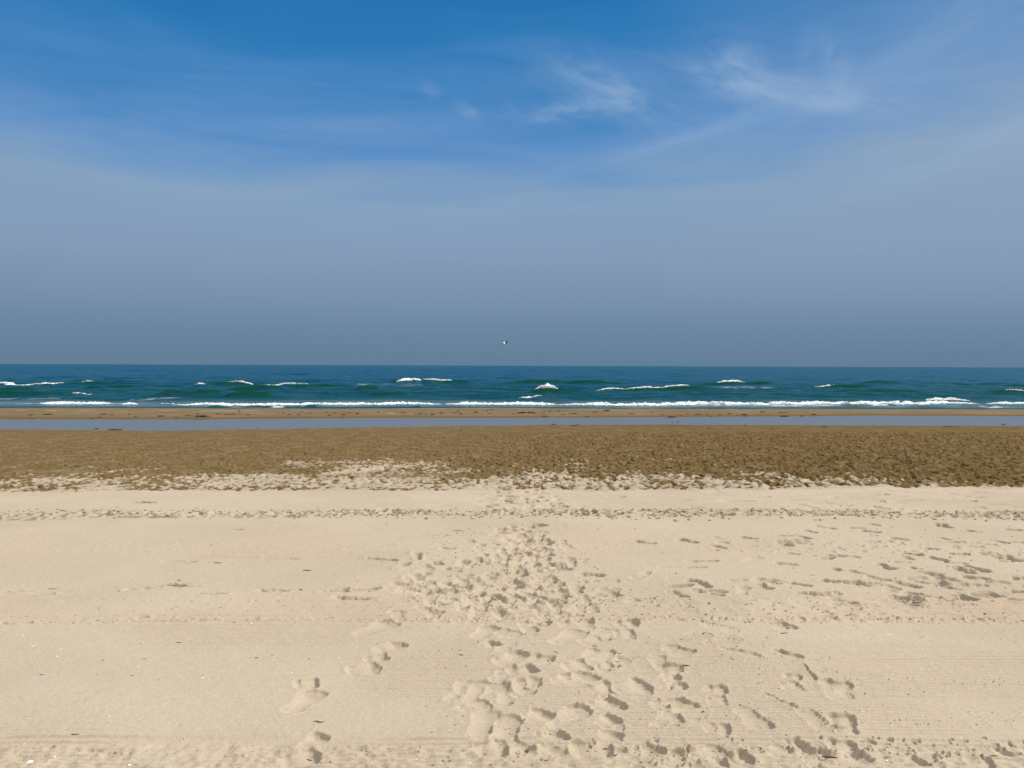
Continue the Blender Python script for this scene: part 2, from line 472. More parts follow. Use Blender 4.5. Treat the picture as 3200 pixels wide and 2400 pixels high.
# --- footprints
def stamp(p0, p1, width, depth, rim, seed, tread=0.0, sharp=1.0, rough=1.0, tilt=.35, lift=0.6, soft_wall=.5, bowl=.85):
    """press a shoe-shaped hollow from heel p0 to toe p1 (ground points)"""
    (xa, ya), (xb, yb) = p0, p1
    L = math.hypot(xb - xa, yb - ya) + 1e-6
    ux, uy = (xb - xa) / L, (yb - ya) / L
    cx, cy = (xa + xb) / 2, (ya + yb) / 2
    R = L / 2 + width / 2 + .10
    a, b = ri(cy - R), ri(cy + R)
    if b - a < 2:
        return
    lo = min((cx - R) / wrow[a], (cx - R) / wrow[b - 1])
    hi = max((cx + R) / wrow[a], (cx + R) / wrow[b - 1])
    i0 = int(np.clip((lo + 1) / 2 * (NCI - 1), 0, NCI - 1)) + NO
    i1 = int(np.clip((hi + 1) / 2 * (NCI - 1) + 2, 0, NCI)) + NO
    if i1 - i0 < 2:
        return
    S = np.s_[a:b, i0:i1]
    dx, dy = X[S] - cx, Y[S] - cy
    u = dx * ux + dy * uy
    v = -dx * uy + dy * ux
    ox, oy = (seed * 1.37) % 50, (seed * 2.11) % 50
    wq = .15 * rough
    u = u + wq * width * perlin(X[S] * 14 + ox, Y[S] * 14 + oy, 200) + wq * .5 * width * perlin(X[S] * 34 + ox, Y[S] * 34, 201)
    v = v + wq * width * perlin(X[S] * 14 - ox, Y[S] * 14 + oy, 202) + wq * .5 * width * perlin(X[S] * 34 - ox, Y[S] * 34, 203)
    un = u / (L / 2 + width * .12)
    wd = (width / 2) * (.92 + .14 * np.clip(un, -1.4, 1.4) - .20 * np.exp(-((un + .15) / .35) ** 2))
    r = ((np.abs(v) / wd) ** 2.6 + np.abs(un) ** 4.2) ** (1 / 2.6)
    sd = (r - 1) * width * .5
    ws = max(.0045 * min(sharp, 1), depth * (.30 + soft_wall * ((seed * .377) % 1.0)))
    m = 1 - sstep(-ws, ws, sd)
    dd = depth * (1 - tilt * .5 + tilt * .5 * un + .30 * np.exp(-((np.abs(un) - .62) / .3) ** 2) - .15)
    fl = dd * (1.30 - bowl * np.clip(r, 0, 1) ** 2) + .0035 * rough * perlin(X[S] * 30 + ox, Y[S] * 30 + oy, 204)
    if tread:
        fl = fl + tread * np.sign(np.sin(u * 2 * math.pi / .021 + 1.5 * np.abs(v) / width)) * .5
    rn = .55 + .9 * perlin(X[S] * 11 + ox, Y[S] * 11 - oy, 205)
    ring = rim * np.exp(-np.maximum(sd, 0) / (.022 + .2 * rim)) * np.clip(rn, .0, 1.4) * (1 - m) * sstep(.12, .0, sd)
    ring += .004 * rough * np.exp(-np.maximum(sd, 0) / .035) * np.clip(perlin(X[S] * 42 + ox, Y[S] * 42, 206), 0, 1) * (1 - m)
    hh = H[S]
    base = np.median(hh[sd > 0]) if (sd > 0).any() else 0.0
    H[S] = hh * (1 - m) + (lift * base + (1 - lift) * hh - fl) * m + ring


def pstamp(a, b, wpx=None, depth=.03, rim=.010, **kw):
    """a footprint given by the photograph's pixels of its two ends"""
    g0, g1 = px_ground(*a), px_ground(*b)
    pstamp.k += 1
    dist = (g0[1] + g1[1]) / 2
    width = (wpx / FPX * math.hypot(dist, ZC)) if wpx else .095
    stamp(g0, g1, width, depth, rim, pstamp.k * 7.13, **kw)


pstamp.k = 0


def scatter(n, gen, seed, dmin, dmax, soft=1.0, Lr=(.13, .27)):
    rr = random.Random(seed)
    for i in range(n):
        px, py, ang = gen(rr)
        g = px_ground(px, py)
        L = rr.uniform(*Lr); w = rr.uniform(.085, .125)
        dx, dy = math.cos(ang) * L / 2, math.sin(ang) * L / 2
        stamp((g[0] - dx, g[1] - dy), (g[0] + dx, g[1] + dy), w, rr.uniform(dmin, dmax), rr.uniform(.008, .022) * soft, seed * 100 + i * 3.7,
              sharp=rr.uniform(.6, 1.4), rough=rr.uniform(.6, 1.2), tilt=rr.uniform(-.8, .8))


# the trodden trail that runs to the water
def g_trail(rr):
    t = rr.random() ** .8
    py = 1642 + 300 * t
    half = 62 + 300 * sstep(.05, .95, t)
    cxp = 1640 - 45 * sstep(.15, .9, t)
    px = cxp + max(-1.45, min(1.35, rr.gauss(0, .52))) * half
    return px, py, rr.gauss(math.pi / 2, .75)


scatter(250, g_trail, 3, .009, .025, .30)


def g_far(rr):
    return 1630 + rr.gauss(0, 75), rr.uniform(1440, 1612), rr.gauss(math.pi / 2, .6)


scatter(120, g_far, 4, .014, .030, .5)


# the many steps at the right
def g_right(rr):
    while True:
        px = rr.uniform(2380, 3350); py = rr.uniform(1645, 1895)
        if rr.random() < min(1, .18 + (px - 2380) / 620) * (.35 + .65 * sstep(1640, 1830, py)):
            return px, py, rr.gauss(2.55, .45)


scatter(100, g_right, 5, .012, .032, .30, (.08, .19))


def g_mid(rr):
    return rr.uniform(1960, 2500), rr.uniform(1690, 1880), rr.gauss(2.6, .8)


scatter(24, g_mid, 6, .010, .026, .4)


def g_flat(rr):
    return rr.uniform(1900, 3300), rr.uniform(1552, 1606), rr.gauss(.1, .3)


scatter(28, g_flat, 8, .008, .018, .5)


def g_left(rr):
    return rr.uniform(1250, 1500), rr.uniform(1690, 1900), rr.gauss(1.0, .7)


scatter(16, g_left, 9, .012, .03)
def g_near(rr):
    cx, sx = rr.choice(((1590, 75), (1590, 75), (1830, 70), (1900, 70), (2105, 40)))
    return cx + rr.gauss(0, 1) * sx, rr.uniform(1955, 2335), rr.gauss(math.pi / 2, .7)


# sand kicked loose along the lanes of prints
S = np.s_[ri(2.9):ri(8.0)]
lane = np.exp(-((PX[S] - 1640) / 230) ** 2) + .8 * np.exp(-((PX[S] - 2050) / 150) ** 2) + .25 * np.exp(-((PX[S] - 2450) / 300) ** 2)
lane = np.clip(lane, 0, 1) * sstep(-.25, .35, fbm(X[S] * 2.2, Y[S] * 2.2, 320, 2))
H[S] += lane * (.0035 * fbm(X[S] * 8, Y[S] * 8, 322, 3) + .003 * np.abs(perlin(X[S] * 19, Y[S] * 19, 325)))
scatter(14, g_near, 12, .006, .013, .30, (.12, .24))
for a, b, w, d in (((385, 1853), (505, 1846), 30, .016), ((600, 1869), (705, 1866), 34, .022), ((800, 1856), (895, 1855), 40, .026),
                   ((1005, 1858), (1090, 1853), 40, .030), ((1100, 1853), (1185, 1850), 36, .028), ((1148, 1752), (1240, 1762), 34, .026),
                   ((0, 1862), (100, 1858), 30, .012), ((120, 1872), (170, 1868), 22, .010), ((820, 1750), (935, 1757), 24, .008), ((520, 1762), (610, 1766), 22, .007),
                   ((1270, 1820), (1335, 1800), 44, .04), ((1280, 1856), (1375, 1846), 40, .035), ((380, 1948), (460, 1942), 22, .008), ((0, 1958), (98, 1954), 26, .008), ((590, 1951), (640, 1948), 18, .008),
                   ((2560, 1822), (2740, 1832), 44, .045), ((2490, 1862), (2600, 1868), 46, .04), ((2170, 1862), (2270, 1860), 40, .028), ((2205, 1832), (2150, 1822), 40, .04),
                   ((2580, 1740), (2640, 1744), 30, .05), ((2820, 1738), (2880, 1746), 34, .055), ((2900, 1752), (2960, 1762), 34, .055), ((3130, 1740), (3190, 1762), 40, .06),
                   ((2980, 1780), (3040, 1800), 36, .05), ((3010, 1778), (3090, 1798), 32, .05), ((2740, 1768), (2790, 1786), 38, .05)):
    pstamp(a, b, w, d, .012, sharp=1.3, rough=1.2)

NEARP = [
 # heel px, toe px, width px, depth
 ((1118,1994),(1224,1955),58,.030), ((1093,2106),(1172,2094),72,.032), ((1142,2070),(1206,2060),44,.024), ((1180,2042),(1258,2022),50,.036),
 ((925,2152),(985,2146),54,.030), ((900,2240),(992,2172),66,.034), ((950,2340),(1006,2310),50,.03), ((885,2392),(985,2372),70,.035),
 ((1465,2200),(1517,2142),62,.026), ((1516,2188),(1566,2142),60,.036), ((1443,2226),(1519,2206),54,.020), ((1563,2210),(1602,2166),60,.030),
 ((1490,2318),(1528,2228),74,.034), ((1583,2306),(1588,2246),84,.034), ((1632,2178),(1650,2138),76,.032), ((1655,2150),(1672,2128),40,.026),
 ((1555,2085),(1631,2054),58,.030), ((1602,2110),(1666,2098),50,.032), ((1656,2064),(1716,2080),52,.036), ((1492,2000),(1537,1968),56,.028),
 ((1520,2030),(1548,2016),44,.036), ((1559,1979),(1613,2000),58,.030), ((1635,1956),(1662,1987),44,.044), ((1668,1955),(1711,1963),42,.036),
 ((1735,2026),(1812,1985),60,.034), ((1752,1966),(1845,1957),42,.030), ((1822,2022),(1886,2004),52,.032), ((1867,1984),(1915,1996),60,.026),
 ((1925,1996),(1972,1996),64,.044), ((1925,1962),(1988,1962),46,.052), ((1835,2052),(1903,2066),66,.030), ((1772,2098),(1832,2090),62,.034),
 ((1868,2096),(1912,2090),40,.026), ((1742,2148),(1788,2124),54,.028), ((1790,2150),(1842,2122),68,.034), ((1862,2172),(1918,2158),70,.054),
 ((1862,2224),(1922,2204),78,.052), ((1876,2272),(1918,2254),54,.045), ((1878,2322),(1922,2298),54,.034), ((1660,2258),(1708,2236),70,.034),
 ((1724,2278),(1822,2222),66,.036), ((1700,2318),(1744,2298),70,.026), ((1932,2166),(2010,2156),86,.052), ((2085,2038),(2147,2062),64,.038),
 ((2055,2092),(2128,2106),46,.034), ((2070,2130),(2118,2130),38,.030), ((2090,2156),(2140,2158),36,.040), ((2100,2200),(2152,2230),66,.044),
 ((2195,1964),(2304,1986),40,.018), ((2094,2018),(2216,1996),44,.014), ((2206,2028),(2302,2008),44,.016), ((2255,2042),(2370,2068),32,.018),
 ((2425,1960),(2463,1978),56,.062), ((2418,2043),(2505,2070),30,.026), ((2450,2122),(2498,2132),36,.034), ((2448,2158),(2496,2156),50,.022),
 ((2570,2140),(2652,2160),56,.036), ((2590,2190),(2654,2184),46,.018), ((2208,2166),(2264,2172),44,.034), ((2216,2204),(2262,2204),50,.018),
 ((2316,2228),(2385,2292),64,.038), ((2505,2230),(2598,2304),58,.030), ((2598,2258),(2664,2268),58,.052), ((2616,2296),(2672,2300),40,.026),
 ((2208,2286),(2272,2296),52,.032),
 # bottom strip
 ((1500,2352),(1572,2346),84,.05), ((1610,2392),(1668,2352),90,.05), ((1690,2380),(1735,2345),70,.045), ((1800,2350),(1900,2352),86,.05),
 ((1930,2392),(1965,2362),60,.045), ((1985,2382),(2040,2346),80,.055), ((2105,2398),(2132,2362),56,.05), ((2160,2378),(2250,2352),60,.05), ((2200,2396),(2252,2384),60,.045),
 ((2290,2384),(2335,2378),56,.045), ((2420,2372),(2462,2352),60,.045), ((2470,2338),(2505,2334),36,.04), ((2500,2358),(2575,2384),66,.052),
 ((2590,2342),(2665,2352),56,.05), ((2620,2398),(2690,2372),72,.05), ((2690,2336),(2730,2332),20,.03), ((3020,2384),(3095,2400),56,.05), ((3100,2362),(3140,2350),50,.04),
 ((2910,2368),(2935,2378),34,.03), ((2860,2398),(2880,2390),44,.03),
]
for i, (a, b, w, d) in enumerate(NEARP):
    tr = .0045 if a in ((2505, 2230), (2206, 2028), (2094, 2018), (2195, 1964)) else 0
    ang = abs(math.atan2((b[1] - a[1]) / .42, b[0] - a[0]))
    wide = 1.0 + .45 * abs(math.cos(ang))
    pstamp(a, b, w * wide * 1.08, d * (.38 if d > .04 else .52 if a[0] > 1700 else .66), .003 + .06 * d, tread=tr, sharp=.5 if d > .03 else .7, rough=.34 if w > 50 else .6, tilt=(.55, .3, -.2)[i % 3], lift=.8, soft_wall=.20, bowl=.70)
# drag marks
for a, b, w, d in (((2506, 2082), (2553, 2140), 12, .012), ((2386, 2180), (2490, 2228), 22, .007), ((1560, 1940), (1690, 1905), 14, .02), ((1740, 1925), (1800, 1890), 14, .02)):
    pstamp(a, b, w, d, .008, rough=1.6)

# little pits in rows on the raked strip and at the foot
rr = random.Random(21)
for i in range(230):
    if i < 120:
        px = rr.uniform(2180, 3200); py = rr.choice((2128, 2136, 2144, 2236, 2252, 2261, 2269, 2278)) + rr.gauss(0, 1.5)
    elif i < 180:
        px = rr.uniform(2700, 3220); py = rr.uniform(2318, 2372)
    else:
        px = rr.uniform(1500, 2800); py = rr.uniform(2322, 2372)
    g = px_ground(px, py)
    rad = rr.uniform(.005, .009) if i < 120 else rr.uniform(.007, .016)
    stamp((g[0] - rad * .4, g[1] + rad * .1), (g[0] + rad * .4, g[1] - rad * .1), rad * 1.7, rr.uniform(.008, .014) if i < 120 else rr.uniform(.012, .026), .002, 900 + i, sharp=.45, rough=.4)
# a dug hole with a clod
g = px_ground(2838, 1889)
stamp((g[0] - .10, g[1]), (g[0] + .07, g[1]), .12, .085, .03, 77, sharp=.9, rough=1.5)
g2 = px_ground(2866, 1892)
S = np.s_[ri(4.9):ri(5.9)]
q = ((X[S] - g2[0]) / .07) ** 2 + ((Y[S] - g2[1]) / .10) ** 2
H[S] += .07 * np.exp(-q * 1.6) * (1 + .6 * perlin(X[S] * 22, Y[S] * 22, 301))

Z = Z0 + H
beach = grid_mesh("beach_sand", X, Y, Z, SAND, (("wet", WET), ("tint", np.clip(TINT, 0, 1)), ("grit", GRIT)))
tag(beach, "pale raked sand in front turning brown and wet towards the sea", None, None, 'structure')


def ground_z(x, y):
    a = int(np.clip(np.searchsorted(rows, y) - 1, 0, nr - 2))
    f = (y - rows[a]) / (rows[a + 1] - rows[a])
    z0 = np.interp(x, X[a], Z[a]); z1 = np.interp(x, X[a + 1], Z[a + 1])
    return float(z0 + (z1 - z0) * f)


# ------------------------------------------------------------------ pool
xs = np.linspace(-75, 75, 220)
ts = np.linspace(-.12, 1.12, 40)
dn, df = line_at(_n, xs), line_at(_f, xs)
PXx = np.repeat(xs[None, :], 40, 0)
PYy = dn[None, :] + (df - dn)[None, :] * ts[:, None]
pool = grid_mesh("tidal_pool", PXx, PYy, np.full_like(PXx, POOL_Z - .004), POOLM)
tag(pool, "flat grey blue strip of still water lying on the wet sand", None, None, 'structure')

# ------------------------------------------------------------------ sea
NCS = 1150
srow = np.concatenate([rows_between(45, 70, .0020), rows_between(70, 140, .0026), rows_between(140, 600, .0065), rows_between(600, 3000, .02), rows_between(3000, 60000, .12), [60000.]])
s_in2 = np.linspace(-1, 1, NCS)
w2 = TH * srow
SX = np.concatenate([-(w2[:, None] + (60 + 2.5 * srow)[:, None] * s_out[None, ::-1]), w2[:, None] * s_in2[None, :], w2[:, None] + (60 + 2.5 * srow)[:, None] * s_out[None, :]], 1)
SY = np.repeat(srow[:, None], SX.shape[1], 1)
ds = line_at(_s, SX)
off = SY - ds                                  # metres out from the water's edge
cell = SY * .0055
damp = lambda wl: np.clip((wl / cell - 1.2) / 2.5, 0, 1)
sh = sstep(2, 22, off)
SZ = np.zeros_like(SX)
GR = np.clip(1 - sstep(10, 130, off), 0, 1) * .55
for i, (wl, ws, am) in enumerate(((2.1, .9, .09), (4.5, 2.0, .18), (9.5, 4.3, .25), (20, 9.5, .28), (48, 24, .42), (110, 60, .8))):
    near = 1.0 if i < 4 else sstep(80, 400, off)
    n = perlin(SX / wl + 3.7 * i, SY / ws, 400 + i)
    n = n + .35 * (1 - 2 * np.abs(n))
    SZ += am * n * damp(ws * 1.6) * (.10 + .90 * sh) * near
SFOAM_SHEEN = .20 * sstep(.4, 2, off) * (1 - sstep(5, 10, off)) * (.6 + .5 * perlin(SX * .3, SY * .9, 450))  # pale band: sky reflection on the thin swash, painted into the water colour
SFOAM_SHEEN += .0 * sstep(9, 12, off) * (1 - sstep(15, 22, off)) * sstep(.12, .5, fbm(SX * .35, SY * 1.1, 452, 3))
SFOAM_SHEEN = np.clip(SFOAM_SHEEN, 0, 1)

# swell lines : (px0, px1, py, height, half length fraction of taper)
SWELL = [(-500, 560, 1206, .40), (600, 1130, 1208, .42), (1170, 1500, 1199, .50), (1560, 2010, 1200, .46), (2110, 2440, 1200, .48), (2660, 3080, 1201, .42), (3060, 3700, 1206, .36),
         (-400, 340, 1236, .42), (480, 720, 1238, .40), (690, 860, 1241, .34), (1140, 1290, 1236, .30), (1110, 1190, 1221, .28), (1640, 1900, 1232, .44), (2590, 2960, 1233, .40), (3050, 3400, 1235, .34),
         (1850, 2260, 1219, .30), (2500, 2760, 1215, .30), (700, 900, 1220, .26), (240, 440, 1215, .22), (2280, 2440, 1228, .24), (-100, 130, 1222, .26),
         (40, 470, 1259, .10), (520, 1395, 1258, .12), (1370, 1750, 1259, .14), (1560, 1740, 1250, .2), (1700, 3090, 1257, .14), (3040, 3700, 1258, .10),
         (1660, 1790, 1252, .28), (2000, 2330, 1176, .35), (820, 1000, 1170, .3), (1400, 1700, 1177, .35), (300, 420, 1176, .3), (2700, 2990, 1180, .3), (620, 860, 1184, .25), (2480, 2620, 1188, .25)]
swell_lines = []
for i, (a, b, py, hh) in enumerate(SWELL):
    p0, p1 = on_plane(a, py, SEA_Z + hh * .3), on_plane(b, py, SEA_Z + hh * .3)
    yc = p0[1]
    k = 1 if py > 1190 else 2.2
    wf, wb = (.9 + .012 * yc) * .62 * k, (1.7 + .022 * yc) * .8 * k
    r0_, r1_ = int(np.searchsorted(srow, yc - 5 * wf - 3)), int(np.searchsorted(srow, yc + 4 * wb + 3))
    S = np.s_[r0_:r1_]
    x, y = SX[S], SY[S]
    yl = p0[1] + (p1[1] - p0[1]) * np.clip((x - p0[0]) / (p1[0] - p0[0]), -.3, 1.3) + .5 * perlin(x * .12, x * 0 + i, 500 + i)
    tx = (x - p0[0]) / (p1[0] - p0[0])
    ex = sstep(-.02, .22, tx) * (1 - sstep(.78, 1.02, tx))
    hv = hh * ex * (.85 + .4 * perlin(x * .2, y * .0 + i * 3, 530 + i))
    t = y - yl
    g = np.where(t < 0, np.exp(-(t / wf) ** 2), np.exp(-(t / wb) ** 2))
    SZ[S] += hv * g
    trough = np.exp(-((t + 2.1 * wf) / (1.2 * wf)) ** 2)
    SZ[S] -= .18 * hv * trough
    if py > 1190:
        GR[S] = np.maximum(GR[S], np.clip(1.7 * g * ex * (t < wf * .6) * (1 + .5 * perlin(x * .5, y * 1.0, 710 + i)), 0, 1) * (1 if py < 1250 else .55))
    swell_lines.append((p0, p1, hh))
# thin spent foam drawn out on the water near the edge
for i, (a, b, py, wpx, st) in enumerate(((720, 960, 1272.5, 2.0, .9), (2380, 2650, 1268, 2.0, .8), (2720, 2850, 1270, 2.2, .9), (2000, 2640, 1265.5, 2.2, .7), (3060, 3160, 1274, 1.8, .7), (1300, 1420, 1262, 1.4, .6),
                                       (40, 420, 1263.5, 1.6, .6), (1650, 2200, 1264, 2.0, .6), (1110, 1320, 1206, 1.5, .4), (2200, 2420, 1218, 1.5, .35), (2380, 2520, 1247, 1.5, .4), (0, 200, 1250, 2.0, .45), (400, 560, 1250, 1.5, .4))):
    p0, p1 = on_plane(a, py, SEA_Z), on_plane(b, py, SEA_Z)
    hw = abs(on_plane(a, py - wpx, SEA_Z)[1] - p0[1])
    S = np.s_[int(np.searchsorted(srow, p0[1] - 4 * hw - 2)):int(np.searchsorted(srow, p0[1] + 4 * hw + 2))]
    x, y = SX[S], SY[S]
    yl = p0[1] + (p1[1] - p0[1]) * (x - p0[0]) / (p1[0] - p0[0]) + .4 * perlin(x * .3, x * 0 + i, 560 + i)
    tx = (x - p0[0]) / (p1[0] - p0[0])
    ex = sstep(-.03, .1, tx) * (1 - sstep(.9, 1.03, tx))
    nz = sstep(-.15, .25, fbm(x * .9, y * 1.8, 580 + i, 3))
    SFOAM_SHEEN[S] = np.maximum(SFOAM_SHEEN[S], st * ex * np.exp(-((y - yl) / hw) ** 2) * nz)
# little shore break right at the edge
for i, (a, b, py, hh) in enumerate(((640, 1010, 1273, .16), (2540, 3140, 1273.5, .18), (1180, 1320, 1275, .1), (2680, 2800, 1269, .2))):
    p0, p1 = on_plane(a, py, SEA_Z), on_plane(b, py, SEA_Z)
    S = np.s_[0:int(np.searchsorted(srow, 62))]
    x, y = SX[S], SY[S]
    yl = p0[1] + (p1[1] - p0[1]) * (x - p0[0]) / (p1[0] - p0[0]) + .3 * perlin(x * .3, x * 0 + i, 590 + i)
    tx = (x - p0[0]) / (p1[0] - p0[0])
    ex = sstep(0, .1, tx) * (1 - sstep(.9, 1, tx)) * (.6 + .6 * perlin(x * .6, x * 0, 595 + i))
    SZ[S] += hh * ex * np.exp(-((y - yl) / .45) ** 2)
    GR[S] = np.maximum(GR[S], ex * np.exp(-((y - yl) / .5) ** 2))
SZ += SEA_Z
sea = grid_mesh("sea_water", SX, SY, SZ, WATER, (("shoal", GR), ("foam", SFOAM_SHEEN)))
tag(sea, "choppy blue green sea with low swells reaching the horizon", None, None, 'structure')


def sea_z(x, y):
    a = int(np.clip(np.searchsorted(srow, y) - 1, 0, len(srow) - 2))
    return float(np.interp(x, SX[a], SZ[a]))


# ------------------------------------------------------------------ foam of the breaking waves: lumpy closed bodies
def foam_crest(px0, px1, py_top, py_bot, label, name="breaking_wave", group="white breaking wave crests", seed=0, ragged=1.0):
    yb0 = on_plane(px0, py_bot, SEA_Z + .05); yb1 = on_plane(px1, py_bot, SEA_Z + .05)
    hpx = py_bot - py_top
    dist = yb0[1]
    hh = hpx / FPX * dist * (.68 if py_bot > 1245 else .84)
    L = abs(yb1[0] - yb0[0])
    nx = max(24, int(L / (dist * .0009)))
    ny = 16
    t = np.linspace(0, 1, nx)
    xx = yb0[0] + (yb1[0] - yb0[0]) * t
    yc = yb0[1] + (yb1[1] - yb0[1]) * t + .35 * perlin(xx * .35, xx * 0, 600 + seed)
    # sit on the crest of the swell that carries it
    sp = .35 if py_bot > 1245 else 2.2
    offs = np.linspace(-sp, sp, 15)
    zz = np.array([[sea_z(a, b + q) for q in offs] for a, b in zip(xx, yc)])
    bo = offs[np.argmax(zz, 1)]
    kk = np.ones(9) / 9
    bo = np.convolve(np.pad(bo, 4, mode='edge'), kk, 'valid')
    yc = yc + bo - .25
    tap = np.clip(np.minimum(t, 1 - t) / min(.46, .9 / L + .05), 0, 1) ** .6
    hv = hh * (.70 + ragged * .40 * perlin(xx * .45, xx * 0, 610 + seed) + .22 * ragged * perlin(xx * 1.9, xx * 0, 620 + seed)) * tap
    hv = np.maximum(hv * (1 - .75 * sstep(.28, .55, perlin(xx * .8, xx * 0, 615 + seed)) * (L > 25) * .8) + .06 * ragged * np.clip(perlin(xx * 6.5, xx * 0, 625 + seed), -.4, 1) * tap, .012)
    dp = (1.0 + .9 * hh) * (.5 + .5 * tap) * (.8 + .5 * perlin(xx * .7, xx * 0, 630 + seed))
    dp = np.maximum(dp * (.12 + .88 * tap), .05) * .75
    P = []
    base = np.array([sea_z(a, b) for a, b in zip(xx, yc)]) + (0 if py_bot > 1245 else .10 * tap)
    base_b = np.array([sea_z(a, b + c_) for a, b, c_ in zip(xx, yc, dp)])
    for k in range(ny):
        a = math.pi * k / (ny - 1)
        fy = .5 - .5 * math.cos(a)
        prof = math.sin(a) ** .8 * (.55 + .45 * fy) * 1.25
        lz = hv * prof
        wob_ = .12 * hv * perlin(xx * 3.2, xx * 0 + k * .55, 640 + seed) * prof + .10 * hv * perlin(xx * 11, xx * 0 + k * .8, 650 + seed) * prof
        P.append(np.stack([xx + .12 * perlin(xx * 5, xx * 0 + k * .6, 660 + seed), yc + dp * fy + .10 * perlin(xx * 5, xx * 0 + k * .6, 670 + seed),
                           base + (base_b - base) * fy + lz + wob_ - .03], -1))
    P.append(np.stack([xx, yc + dp * .5, np.minimum(base, base_b) - .25], -1))
    P = np.array(P)                                       # ny+1 x nx x 3
    P = np.concatenate([P, P[:1]], 0)
    o = grid_mesh(name, P[..., 0].T, P[..., 1].T, P[..., 2].T, FOAM)
    bm = bmesh.new(); bm.from_mesh(o.data)
    bmesh.ops.remove_doubles(bm, verts=bm.verts, dist=.0005)
    bmesh.ops.holes_fill(bm, edges=[e for e in bm.edges if e.is_boundary], sides=0)
    bmesh.ops.recalc_face_normals(bm, faces=bm.faces)
    for f in bm.faces: f.smooth = True
    bm.to_mesh(o.data); bm.free()
    c0 = Vector((float(xx.mean()), float(yc.mean()), SEA_Z))
    o.data.transform(Matrix.Translation(-c0)); o.location = c0
    return tag(o, label, "wave crest", group)


foam_crest(-300, 180, 1201, 1209, "white foam crest of the far breaker running out of the left edge of the picture", seed=1)
foam_crest(270, 328, 1200, 1206, "short white crest just right of the far breaker at the left edge", seed=2)
foam_crest(614, 668, 1202, 1208, "small white foam patch at the left end of a trio on the far swell", seed=3)
foam_crest(712, 800, 1203, 1210, "bright white middle crest of a trio on the far swell left of the gull", seed=4)
foam_crest(828, 955, 1204, 1208.5, "thin white right end of a trio of crests on the far swell", seed=5)
foam_crest(1230, 1312, 1192, 1203, "tall white tumbling crest on the green far swell below and left of the gull", seed=6)
foam_crest(1316, 1412, 1194, 1202, "low white crest on the far swell directly right of the tall tumbling one", seed=7)
foam_crest(2252, 2342, 1195, 1203, "white crest in the middle of a dark green far swell right of the gull", seed=8)
foam_crest(1868, 2170, 1214, 1221, "long thin white crest behind the main surf right of the gull", seed=9)
foam_crest(2545, 2640, 1214.5, 1217.5, "very thin white streak of foam behind the main surf at the right", seed=10)
foam_crest(1674, 1745, 1221, 1236, "short tall white splash of a breaker alone in front of the long thin crest", seed=11, ragged=1.9)
foam_crest(266, 312, 1232, 1237, "small white cap on the green wave nearest the surf at the left", seed=12)
foam_crest(3122, 3182, 1230, 1236, "small white cap behind the surf close to the right edge", seed=13)
foam_crest(95, 350, 1250, 1261, "left length of the surf line with foam in two thin rolls", seed=14)
foam_crest(362, 435, 1253, 1261, "short end of surf beside the gap in the left surf line", seed=15)
foam_crest(466, 560, 1256, 1260, "thin low foam joining the left surf and the long middle surf", seed=16)
foam_crest(540, 1385, 1249, 1262, "long ragged white surf line left of the middle of the beach", seed=17)
foam_crest(1383, 1760, 1251, 1262, "thinner white surf line in the middle in front of a second crest", seed=18)
foam_crest(1616, 1700, 1244, 1251, "second white crest behind the thin middle surf line", seed=19)
foam_crest(1742, 3070, 1244, 1262, "longest and thickest white surf line filling the right half of the beach", seed=20, ragged=1.15)
foam_crest(2880, 3020, 1239, 1254, "white foam heaped up highest behind the thick surf at the right", seed=21, ragged=1.4)
foam_crest(3075, 3500, 1252, 1262, "surf line running out of the right edge of the picture", seed=22)

